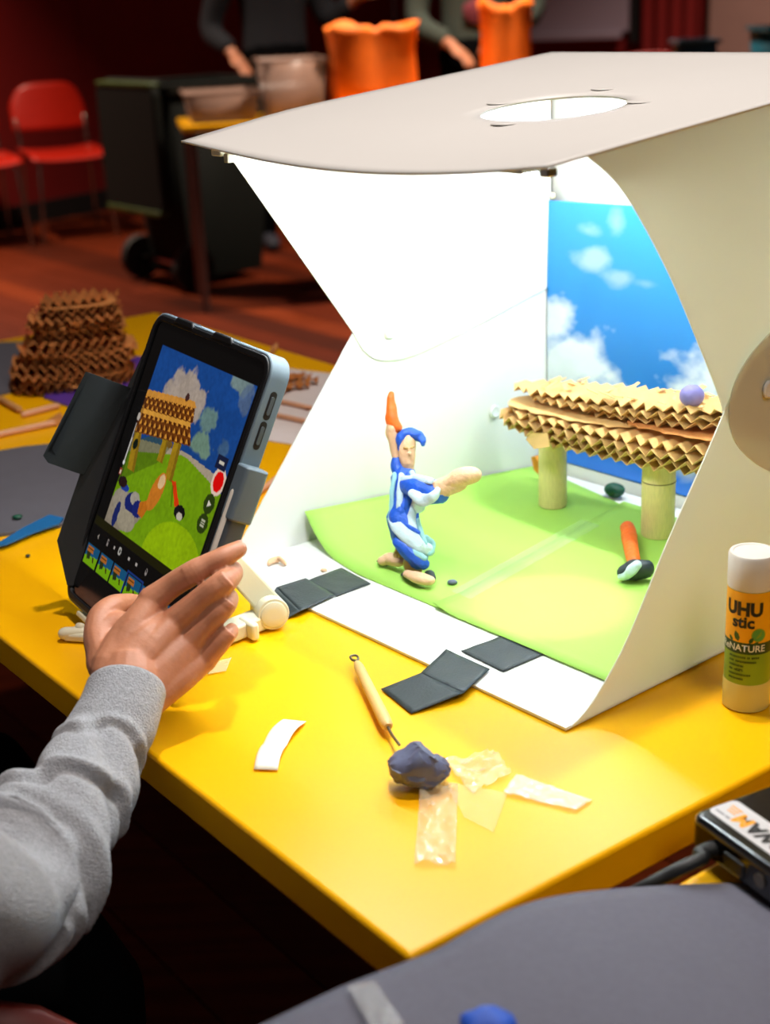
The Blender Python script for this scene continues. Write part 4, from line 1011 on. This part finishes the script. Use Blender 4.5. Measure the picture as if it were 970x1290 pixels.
# sweatshirt: sleeve with gathered folds, torso, other sleeve
def sleeve_mb():
    ctr = [(160, 866, .905, 50), (147, 905, .893, 53), (128, 945, .878, 58), (106, 985, .860, 68), (84, 1020, .842, 74), (58, 1058, .822, 82), (26, 1098, .802, 96), (-14, 1140, .782, 112)]
    P_ = [(at(x, y, d), r*d/FPX) for x, y, d, r in ctr]+[(ELB+K*.006, .052), (ELB.lerp(SHO, .5), .056), (SHO+Vector((-.02, .01, 0)), .068)]
    mbx = MB(); n = 72; sub = 16
    C_ = catmull([tuple(p)+(r,) for p, r in P_], sub)
    vs = []; T = len(C_)
    for i, c in enumerate(C_):
        p = Vector(c[:3]); q0 = Vector(C_[max(0, i-2)][:3]); q1 = Vector(C_[min(T-1, i+2)][:3]); t_ = (q1-q0).normalized()
        e = (-F-t_*(-F).dot(t_)).normalized(); s_ = t_.cross(e)
        u_ = i/sub
        for k in range(n):
            a_ = 2*pi*k/n
            # gathered folds: rolls of cloth lying askew round the arm
            ca, sa = cos(a_), sin(a_)
            nz = noise.noise(Vector((u_*.8, ca*1.2, sa*1.2)))
            grow = min(1, max(0, (u_-1.3)/.6))
            r = c[3]*(1-.03*grow)+.0030*nz*min(1, u_*.5)
            for u0, am, wd_, sk in ((2.2, .0066, .18, .10), (4.0, .0058, .22, .45), (5.2, .0060, .24, -.35), (6.5, .0065, .28, .3), (7.3, .005, .25, -.2)):
                x_ = u_-(u0-.55*ca+sk*sa+.45*nz)
                kk_ = .35+.65*(.5+.5*sin(a_*1.0+u0*1.9))
                r += am*kk_*math.exp(-(x_/wd_)**2)*(.8+.5*nz) - am*kk_*.8*math.exp(-((x_-wd_*1.7)/(wd_*.75))**2)
            # long diagonal drag folds
            r += (.0020+.0034*min(1, max(0, (u_-3)/2)))*sin(3*a_+2.1*u_+3*nz)*grow
            if u_ < .10: r *= 1-.04*(.10-u_)/.10
            tilt_ = t_*(.0065*cos(a_+.4)*max(0, 1-u_))
            vs.append(p+(e*cos(a_)*.86+s_*sin(a_))*r-tilt_)
    fs = [(i*n+k, i*n+(k+1) % n, (i+1)*n+(k+1) % n, (i+1)*n+k) for i in range(T-1) for k in range(n)]
    return mbx.add(vs, fs)
part('sleeve', sleeve_mb(), 'sweatshirt', ch, smooth=180, solid=.0022, soff=-1)
TOR = Vector((-.545, .745, 0))
tm = MB().limb([(TOR+K*(TOP-.30), .115), (TOR+K*(TOP-.12), .120), (TOR+K*(TOP+.08), .125), (TOR+K*(TOP+.20), .105), (TOR+K*(TOP+.265), .060)], 24)
tm.limb([(TOR+Vector((.03, -.02, TOP+.19)), .075), (SHO+Vector((.0, 0, -.005)), .062)], 16)
LSH = TOR+Vector((-.11, .13, TOP+.20)); tm.limb([(TOR+K*(TOP+.20), .08), (LSH, .062), (LSH+Vector((.02, .06, -.18)), .052), (LSH+Vector((.20, .20, -.19)), .040)], 16)
part('sweatshirt', tm, 'sweatshirt', ch, smooth=180, remesh=.006, smoothmod=6)
lh = MB().limb([(LSH+Vector((.18, .18, -.19)), .022), (LSH+Vector((.24, .23, -.185)), .026)], 12, flat=.6, fdir=K)
for k in range(4): lh.limb([(LSH+Vector((.235-.012*k+.01, .225+.012*k, -.185)), .008), (LSH+Vector((.285-.010*k, .255+.012*k, -.19)), .006)], 8)
lh.limb([(LSH+Vector((.22, .20, -.185)), .009), (LSH+Vector((.27, .20, -.18)), .007)], 8)
part('left_hand', lh, 'skin', ch, smooth=180, remesh=.002, smoothmod=3)
K1 = at(72, 1216, 1.02); HP = TOR+Vector((.0, .01, TOP-.29))
tr = MB().limb([(HP, .085), (HP.lerp(K1, .5), .068), (K1, .050), (K1+Vector((.0, .01, -.20)), .044), (Vector((K1.x, K1.y+.03, .09)), .036)], 18)
K2 = at(-20, 990, 1.24); HP2 = TOR+Vector((-.05, .08, TOP-.29))
tr.limb([(HP2, .085), (HP2.lerp(K2, .5), .066), (K2, .050), (K2+Vector((0, .01, -.2)), .044), (Vector((K2.x, K2.y+.03, .09)), .036)], 18)
tr.limb([(HP, .09), (HP2, .09)], 16)
part('trousers', tr, 'cloth_black', ch, smooth=180, remesh=.006, smoothmod=4)
for kk in (K1, K2):
    b_ = Vector((kk.x, kk.y+.03, .035)); part('shoe', MB().limb([(b_+Vector((-.02, -.02, .005)), .034), (b_+Vector((.06, .05, 0)), .036), (b_+Vector((.12, .09, -.006)), .028)], 16, flat=.9, fdir=K), 'cloth_black', ch, smooth=180)

# ================================================================ CHAIRS
def make_chair(loc, rot, seat_m, label, group=None, with_back=True, wdt=.42, sc=1):
    f0 = zframe(loc, rot); f_ = lambda a, b, c: f0(a*sc, b*sc, c*sc); t_ = thing('chair', Vector(loc), label, 'chair', group)
    part('seat', MB().grid(lambda u_, v_: f_(wdt*(u_-.5), .40*(v_-.5), .445+.016*(abs(2*u_-1)**2.5)-.03*max(0, .18-v_)/.18*.6+.012*v_), 14, 14), seat_m, t_, solid=.012, smooth=180)
    part('backrest', MB().grid(lambda u_, v_: f_(wdt*(u_-.5)*(1-.22*max(0, v_-.55)**2*4*.5), .215+.05*v_-.02*sin(pi*u_)+.02, .56+.25*v_-.085*abs(2*u_-1)**5*max(0, v_-.3)/.7), 14, 10), seat_m, t_, solid=.011, smooth=180)
    for sx_ in (-1, 1):
        part('leg', MB().limb([(f_(sx_*.17, -.17, .44), .0095), (f_(sx_*.20, -.20, .0095), .0095)], 10, sub=1), 'chrome', t_)
        part('leg', MB().limb([(f_(sx_*.19, .24, .62), .0095), (f_(sx_*.185, .20, .43), .0095), (f_(sx_*.20, .25, .0095), .0095)], 10, sub=3), 'chrome', t_)
        part('frame_rail', MB().limb([(f_(sx_*.17, -.18, .432), .009), (f_(sx_*.185, .20, .432), .009)], 10, sub=1), 'chrome', t_)
    return t_
wrot = math.atan2(WD.y, WD.x)
c1 = make_chair((-1.66, 7.95, 0), radians(24), 'chair_red', 'red plastic chair against the red wall beside the wheelie bin', 'red chairs along the wall')
c2 = copy_tree(c1, Vector((-2.08, 7.70, 0))); c2.rotation_euler = (0, 0, radians(4)); tag(c2, 'red plastic chair at the left edge of the frame by the red wall', None, 'red chairs along the wall')
make_chair((1.62, 8.9, 0), radians(185), 'chair_red', 'red chair back seen above the photo box in front of the whiteboard')
make_chair((-.300, .400, 0), radians(4), 'chair_maroon', 'dark red chair back rising at the lower left corner', sc=.850)

# ================================================================ FAR END OF THE YELLOW TABLE
def flat(name, pxs, h, th, m, label, cat, group=None):
    return solo(name, MB().slab([on(x, y, h+th) for x, y in pxs], K*th), m, label, cat, group, smooth=0)
flat('grey_board', [(-60, 452), (-5, 431), (49, 430), (56, 452), (30, 487), (-40, 508)], .0006, .003, 'board_grey', 'grey board at the far corner of the table behind the cardboard mound', 'board')
flat('grey_board', [(-70, 580), (30, 562), (112, 554), (170, 585), (110, 655), (0, 672), (-70, 680)], .0006, .003, 'board_grey', 'large grey board on the table behind the tablet cover', 'board')
flat('paper_strip', [(-14, 690), (0, 682), (30, 664), (62, 648), (80, 652), (74, 659), (40, 671), (8, 685)], .0044, .0015, 'strip_blue', 'bright blue paper strip lying across the edge of the grey board', 'paper strip')
flat('purple_card', [(55, 500), (62, 484), (100, 470), (175, 448), (200, 462), (150, 500), (90, 512)], .0006, .002, 'purple_card', 'purple card under the foot of the cardboard mound', 'card')
flat('paper_sheet', [(322, 552), (330, 470), (352, 463), (440, 473), (425, 520), (372, 560)], .0006, .0006, 'paper_white', 'white paper sheet with cardboard scraps on it, right of the tablet', 'paper')
for k, (x, y, l_, wd, a_) in enumerate(((352, 478, .06, .02, .3), (372, 474, .045, .018, -.2), (366, 486, .05, .016, .1), (345, 492, .05, .02, .5), (388, 479, .03, .015, .0))):
    solo('cardboard_scrap', layer(zframe(on(x, y, .0072), a_+.4), oval(0, 0, l_/2, wd/2, 3), 0, .010, .006, k, seed=k+50), 'cardboard_dark', ('longest torn corrugated scrap, at the left of the white paper sheet', 'torn corrugated scrap at the middle of the far rim of the white paper', 'torn corrugated scrap in front of the others on the white paper', 'torn corrugated scrap nearest the tablet case corner on the white paper', 'smallest torn corrugated scrap, rightmost on the white paper sheet')[k], 'cardboard scrap', 'cardboard scraps on the white paper', smooth=0, solid=.0007)
def stick(a_, b_, m, label, group=None, r=.0028, h=.0035):
    solo('stick', MB().limb([(on(*a_, h), r), (on(*b_, h), r)], 10, sub=1), m, label, 'stick', group)
stick((350, 505), (405, 517), 'strip_pink', 'pale stick, farther of the two parallel sticks on the white paper', h=.0045)
stick((340, 521), (395, 533), 'strip_pink', 'pale stick, nearer of the two parallel sticks on the white paper', h=.0045)
stick((300, 640), (348, 603), 'strip_pink', 'pale pink stick on the yellow table just right of the stylus holder')
stick((30, 522), (72, 511), 'strip_pink', 'short pale stick on the yellow table at the foot of the cardboard mound', r=.0036, h=.0042)
stick((-10, 549), (66, 533), 'strip_pink', 'long pale stick on the yellow table in front of the cardboard mound', r=.0036, h=.0042)
stick((-5, 500), (24, 516), 'wood_stick', 'brown stick on the yellow table at the left frame edge', r=.004, h=.0046)
flat('cardboard_scrap', [(54, 533), (76, 519), (82, 530), (70, 535)], .0006, .002, 'cardboard_dark', 'small dark triangle of card beside the tablet cover', 'cardboard scrap')
solo('clay_pebble', MB().blob(on(22, 651, .0062), (.005, .004, .0024), 2, .2, 2), 'clay_green', 'small dark green clay bit on the grey board', 'clay')
solo('clay_pebble', MB().blob(on(35, 700, .0016), (.0022, .002, .0014), 2, .2, 2), 'clay_dark', 'tiny black crumb on the yellow table left of the tablet', 'clay')
solo('clay_shaving', MB().limb([(on(336, 452, .004), .003), (on(345, 440, .016), .004), (on(349, 434, .022), .002)], 8), 'wood_stick', 'brown clay twist standing near the far table edge', 'clay')
md_ = thing('cardboard_mound', on(98, 478, .003), 'brown mound of stacked corrugated cardboard pieces on the yellow table', 'model mound')
mc = on(100, 482, 0)
for k in range(12):
    q = k/11; rx = .080*(1-.42*q**1.3)+.004*sin(k*5); off = Vector((.004*sin(k*2.1)+.008*q-.010*(1-q)**2, .006*cos(k*1.7), 0))
    ang = .25+.12*sin(k*1.3)
    part('corrugated_layer', layer(frame(mc+off+K*(.006+k*.0093), Vector((cos(ang), sin(ang), 0)), Vector((-sin(ang), cos(ang), 0)), K), oval(0, 0, rx, rx*.8, 3.2), 0, .0120, .0086, k, seed=70+k, jag=.003), 'cardboard_dark', md_, smooth=0, solid=.0009)
    if k % 3 == 1:
        part('flat_layer', liner(zframe(mc+off+K*(.0107+k*.0093), .25), oval(0, 0, rx*.96, rx*.78, 3), 0, 18, k), 'cardboard_dark', md_, smooth=0, solid=.0009)
mb = MB(); rs = random.Random(9)
for k in range(60):
    q = rs.random(); a_ = rs.uniform(0, 2*pi); rr = .080*(1-.42*q)
    p = mc+Vector((cos(a_)*rr+.012*q-.012*(1-q), sin(a_)*rr*.9, .004+q*.11))
    t1 = Vector((-sin(a_), cos(a_), 0))*.007; t2 = Vector((cos(a_)*.3, sin(a_)*.3, rs.uniform(-.6, 1)))*.008
    mb.add([p, p+t1, p+t1+t2, p+t2], [(0, 1, 2, 3)])
tag(part('torn_edges', mb, 'cardboard_dark', md_, smooth=0, solid=.0008), kind='stuff')

# ================================================================ BACKGROUND
# wheelie bin
BIN = Vector((-.77, 6.52, 0)); bx_ = Vector((.80, .60, 0)).normalized(); by_ = Vector((-bx_.y, bx_.x, 0))
fb = frame(BIN, bx_, by_, K)
bn = thing('wheelie_bin', BIN, 'dark green wheelie bin with its lid hanging open in front of the red wall', 'bin')
def frustum(f_, x0, x1, y0, y1, X0, X1, Y0, Y1, z0, z1):
    return MB().add([f_(x0, y0, z0), f_(x1, y0, z0), f_(x1, y1, z0), f_(x0, y1, z0), f_(X0, Y0, z1), f_(X1, Y0, z1), f_(X1, Y1, z1), f_(X0, Y1, z1)], [(3, 2, 1, 0), (0, 1, 5, 4), (1, 2, 6, 5), (2, 3, 7, 6), (3, 0, 4, 7)])
part('tub', frustum(fb, -.17, .19, -.17, .17, -.24, .27, -.235, .235, .04, .86), 'bin_green', bn, solid=.006)
mb = MB()
for x0, x1, y0, y1 in ((-.26, -.235, -.25, .25), (.265, .29, -.25, .25), (-.26, .29, -.25, -.23), (-.26, .29, .23, .25)): mb.box(fb, x0, x1, y0, y1, .83, .875)
part('rim', mb, 'bin_green', bn, bevel=.006)
ld = part('lid', MB().prism(frame(fb(-.315, 0, 0), by_, K, bx_), rrect(-.26, .26, .345, .875, .05), -.02, .02), 'bin_green', bn, bevel=.012)
part('lid_edge', MB().prism(frame(fb(-.345, 0, 0), by_, K, bx_), rrect(-.24, .24, .335, .358, .008), 0, .05), 'bin_rim', ld, bevel=.005)
part('lid_edge', MB().prism(frame(fb(-.340, 0, 0), by_, K, bx_), rrect(-.24, .24, .865, .885, .008), 0, .05), 'bin_rim', ld, bevel=.005)
part('hinge_bar', MB().limb([(fb(-.285, -.22, .88), .016), (fb(-.285, .22, .88), .016)], 12, sub=1), 'bin_green', bn)
part('axle', MB().limb([(fb(-.20, -.25, .10), .012), (fb(-.20, .25, .10), .012)], 12, sub=1), 'chrome', bn)
for s_ in (-1, 1):
    wh = part('wheel', MB().lathe(frame(fb(-.20, s_*.235, .10), bx_, K, by_*s_), [(.07, -.024), (.094, -.022), (.10, -.012), (.10, .012), (.094, .022), (.07, .024)], 32), 'tyre', bn)
    part('hub', MB().lathe(frame(fb(-.20, s_*.235, .10), bx_, K, by_*s_), [(.03, -.028), (.03, .028)], 20), 'bin_green', wh)
# folding table with tubs and bags
tk = Vector((-.72, 5.70, 0)); e1 = Vector((.985, .17, 0)).normalized(); e2 = Vector((-.17, .985, 0)).normalized()
ft_ = frame(tk, e1, e2, K)
bt = thing('folding_table', ft_(.75, .24, 0), 'far folding table with yellow top carrying tubs and orange bags', 'table')
part('tabletop', MB().box(ft_, 0, 1.55, 0, .44, .715, .74), 'yellow_laminate', bt, bevel=.004)
for x in (.035, 1.5):
    for y in (.035, .405): part('leg', MB().limb([(ft_(x, y, .715), .017), (ft_(x, y, .0), .017)], 12, sub=1, round_ends=False), 'leg_metal', bt)
def tub(f_, wx, wy, h, z, m, name, label, cat, group=None):
    t_ = thing(name, f_(0, 0, z), label, cat, group)
    part('shell', frustum(f_, -wx*.44, wx*.44, -wy*.44, wy*.44, -wx/2, wx/2, -wy/2, wy/2, z+.002, z+h), m, t_, solid=.003)
    mb_ = MB(); 
    for x0, x1, y0, y1 in ((-wx/2-.012, wx/2+.012, -wy/2-.012, -wy/2), (-wx/2-.012, wx/2+.012, wy/2, wy/2+.012), (-wx/2-.012, -wx/2, -wy/2, wy/2), (wx/2, wx/2+.012, -wy/2, wy/2)): mb_.box(f_, x0, x1, y0, y1, z+h-.008, z+h+.004)
    part('rim', mb_, m, t_)
    return t_
tub(frame(ft_(.17, .22, 0), e1, e2, K), .28, .34, .11, .741, 'tub_clear', 'plastic_tub', 'low pale plastic tub at the left end of the far table', 'tub')
tub(frame(ft_(.46, .24, 0), e1, e2, K), .24, .32, .22, .741, 'tub_clear', 'plastic_tub', 'tall pale plastic tub beside the orange bags', 'tub')
def bag(c, wx, wy, h, lobes, seed, label, group):
    mbx = MB(); n = 40; prof = [(.80, 0), (1.0, .04), (1.05, .3), (1.0, .7), (1.06, .92), (1.10, 1.0), (1.0, .99), (.86, .8), (.8, .3)]
    vs = []
    for q, (r, z) in enumerate(prof):
        for k in range(n):
            a_ = 2*pi*k/n; cr = (abs(cos(a_))**4+abs(sin(a_))**4)**-.25
            rr = r*(1+.07*noise.noise(Vector((cos(a_)*2, sin(a_)*2, z*2+seed))))
            pinch = 1-.30*lobes*math.exp(-(cos(a_)/.22)**2)*min(1, z*1.2)
            zz = z*h*(1+.10*noise.noise(Vector((cos(a_)*1.5+seed, sin(a_)*1.5, 0)))*z-.10*lobes*math.exp(-(cos(a_)/.15)**2)*z)
            vs.append(c+e1*cos(a_)*cr*wx/2*rr+e2*sin(a_)*cr*wy/2*rr*pinch+K*zz)
    m_ = len(prof)
    fs = [(q*n+k, q*n+(k+1) % n, (q+1)*n+(k+1) % n, (q+1)*n+k) for q in range(m_-1) for k in range(n)]+[tuple(range(n-1, -1, -1)), tuple((m_-1)*n+k for k in range(n))]
    solo('paper_bag', mbx.add(vs, fs), 'bag_orange', label, 'bag', group, smooth=180)
bag(ft_(.80, .22, .742), .34, .22, .335, 1, 1, 'broad creased orange bag standing between the tall tub and the dark gap', 'orange bags on the far table')
bag(ft_(1.36, .23, .742), .19, .18, .40, .4, 5, 'narrow orange bag standing in front of the person in dark green', 'orange bags on the far table')

def adult(x, y, rot, label, shirt, legs, arm_r, arm_l, skin='skin', printed=None):
    f_ = zframe((x, y, 0), rot); t_ = thing('person', Vector((x, y, 0)), label, 'person')
    b_ = MB()
    hdc = f_(0, 0, 1.56)
    b_.blob(hdc, (.075, .09, .115), 3); b_.blob(f_(0, -.05, 1.50), (.052, .05, .055), 3); b_.limb([(f_(0, -.085, 1.575), .009), (f_(0, -.105, 1.545), .014)], 10)
    for s_ in (-1, 1): b_.blob(f_(s_*.078, 0, 1.555), (.012, .02, .03), 2)
    b_.limb([(f_(0, .01, 1.36), .06), (f_(0, .0, 1.48), .052)], 14)
    for arm in (arm_r, arm_l):
        e_, w_ = f_(*arm[1]), f_(*arm[2]); d_ = (w_-e_).normalized()
        b_.limb([(f_(*arm[0]), .045), (e_, .038), (w_, .027)], 14)
        b_.limb([(w_-d_*.01, .028), (w_+d_*.06, .034)], 12, flat=.55, fdir=K)
        s_ = d_.cross(K).normalized()
        for q in range(4): b_.limb([(w_+d_*.075+s_*(q-1.5)*.017, .0095), (w_+d_*(.125-.008*abs(q-1.4))+s_*(q-1.5)*.019-K*.012, .008), (w_+d_*(.140-.01*abs(q-1.4))+s_*(q-1.5)*.019-K*.03, .007)], 8)
        b_.limb([(w_+d_*.02+s_*.022, .012), (w_+d_*.065+s_*.045, .010), (w_+d_*.09+s_*.043, .008)], 8)
    b_.limb([(f_(0, 0, 1.0), .07), (f_(0, 0, 1.35), .07)], 16)
    bo_ = part('body', b_, skin, t_, smooth=180, remesh=.006, smoothmod=3)
    sh = MB().limb([(f_(0, 0, .88), .165), (f_(0, 0, 1.08), .160), (f_(0, 0, 1.26), .175), (f_(0, 0, 1.36), .13), (f_(0, 0, 1.41), .07)], 22, flat=.72, fdir=f_(0, 1, 0)-f_(0, 0, 0))
    for arm in (arm_r, arm_l):
        a0, e_, w_ = f_(*arm[0]), f_(*arm[1]), f_(*arm[2])
        sh.limb([(f_(arm[0][0]*.5, 0, 1.33), .08), (a0, .072), (e_, .056), (e_.lerp(w_, .72), .045)], 16)
    part('top', sh, shirt, t_, smooth=180, remesh=.010, smoothmod=3)
    if printed:
        part('printed_motif', MB().blob(f_(.02, -.120, 1.10), (.07, .018, .06), 3, .3, 2), printed, t_, smooth=180)
    tr_ = MB().limb([(f_(-.03, 0, .90), .15), (f_(.03, 0, .90), .15)], 16, flat=.9)
    for s_ in (-1, 1): tr_.limb([(f_(s_*.08, 0, .88), .092), (f_(s_*.10, -.01, .50), .066), (f_(s_*.10, 0, .09), .052)], 16)
    part('trousers', tr_, legs, t_, smooth=180, remesh=.010, smoothmod=3)
    for s_ in (-1, 1): part('shoe', MB().limb([(f_(s_*.10, .05, .042), .040), (f_(s_*.11, -.09, .040), .042), (f_(s_*.12, -.16, .034), .032)], 14, flat=.9, fdir=K), 'shoe_navy', t_, smooth=180)
    part('hair', MB().blob(f_(0, .02, 1.60), (.088, .095, .10), 3, .08, 3), 'hair_brown', t_, smooth=180)
    return t_
adult(-.44, 7.35, radians(20), 'person in black standing behind the tubs with one forearm held out', 'shirt_navy', 'cloth_black',
      ((-.20, 0, 1.33), (-.30, .06, 1.08), (-.24, -.10, .95)), ((.20, 0, 1.33), (.26, -.04, 1.10), (.36, -.16, 1.16)))
adult(.52, 7.0, radians(-6), 'person in dark green sweatshirt with rose print sorting things behind the orange bags', 'shirt_green', 'cloth_black',
      ((-.20, 0, 1.33), (-.27, -.04, 1.08), (-.10, -.20, .955)), ((.20, 0, 1.33), (.27, -.04, 1.10), (.12, -.22, 1.0)), printed='print_rose')

# whiteboard on the back wall
wbt = thing('whiteboard', frb(.9, -.05, 1.05), 'pale whiteboard hanging on the far red wall', 'whiteboard')
part('panel', MB().box(frb, .55, 1.86, -.045, -.012, .86, 2.4), 'whiteboard', wbt)
part('ledge', MB().box(frb, .55, 1.80, -.10, -.045, .81, .86), 'whiteboard', wbt, bevel=.006)
part('frame_side', MB().box(frb, 1.86, 1.93, -.06, -.01, .78, 2.45), 'skirting', wbt)
cu = thing('curtain', frb(2.18, -.1, 0), 'deep red curtain hanging between whiteboard and pale pillar', 'curtain')
part('drape', MB().grid(lambda u_, v_: frb(1.95+.46*u_, -.10-.025*sin(u_*pi*9), .02+2.9*v_), 60, 4), 'curtain_red', cu, solid=.004, smooth=180)
part('rail', MB().limb([(frb(1.93, -.10, 2.95), .015), (frb(2.44, -.10, 2.95), .015)], 10, sub=1), 'leg_metal', cu)
# second far table, right, behind the photo box
fs_ = zframe((.86, 4.55, 0), radians(-8))
st_ = thing('folding_table', Vector((1.3, 4.7, 0)), 'far folding table hidden behind the photo box, under the teal bin', 'table')
part('tabletop', MB().box(fs_, 0, .95, 0, .5, .715, .74), 'yellow_laminate', st_, bevel=.004)
for x in (.04, .9):
    for y in (.04, .46): part('leg', MB().limb([(fs_(x, y, .715), .017), (fs_(x, y, 0), .017)], 12, sub=1, round_ends=False), 'leg_metal', st_)
tub(frame(fs_(.16, .22, 0), Vector((1, 0, 0)), Vector((0, 1, 0)), K), .11, .14, .27, .741, 'tub_blue', 'craft_tub', 'small grey blue tub of craft bits beyond the photo box', 'tub')
tl = tub(frame(fs_(.50, .22, 0), Vector((1, 0, 0)), Vector((0, 1, 0)), K), .28, .26, .30, .741, 'tub_teal', 'plastic_bin', 'teal plastic bin at the top right corner', 'bin')
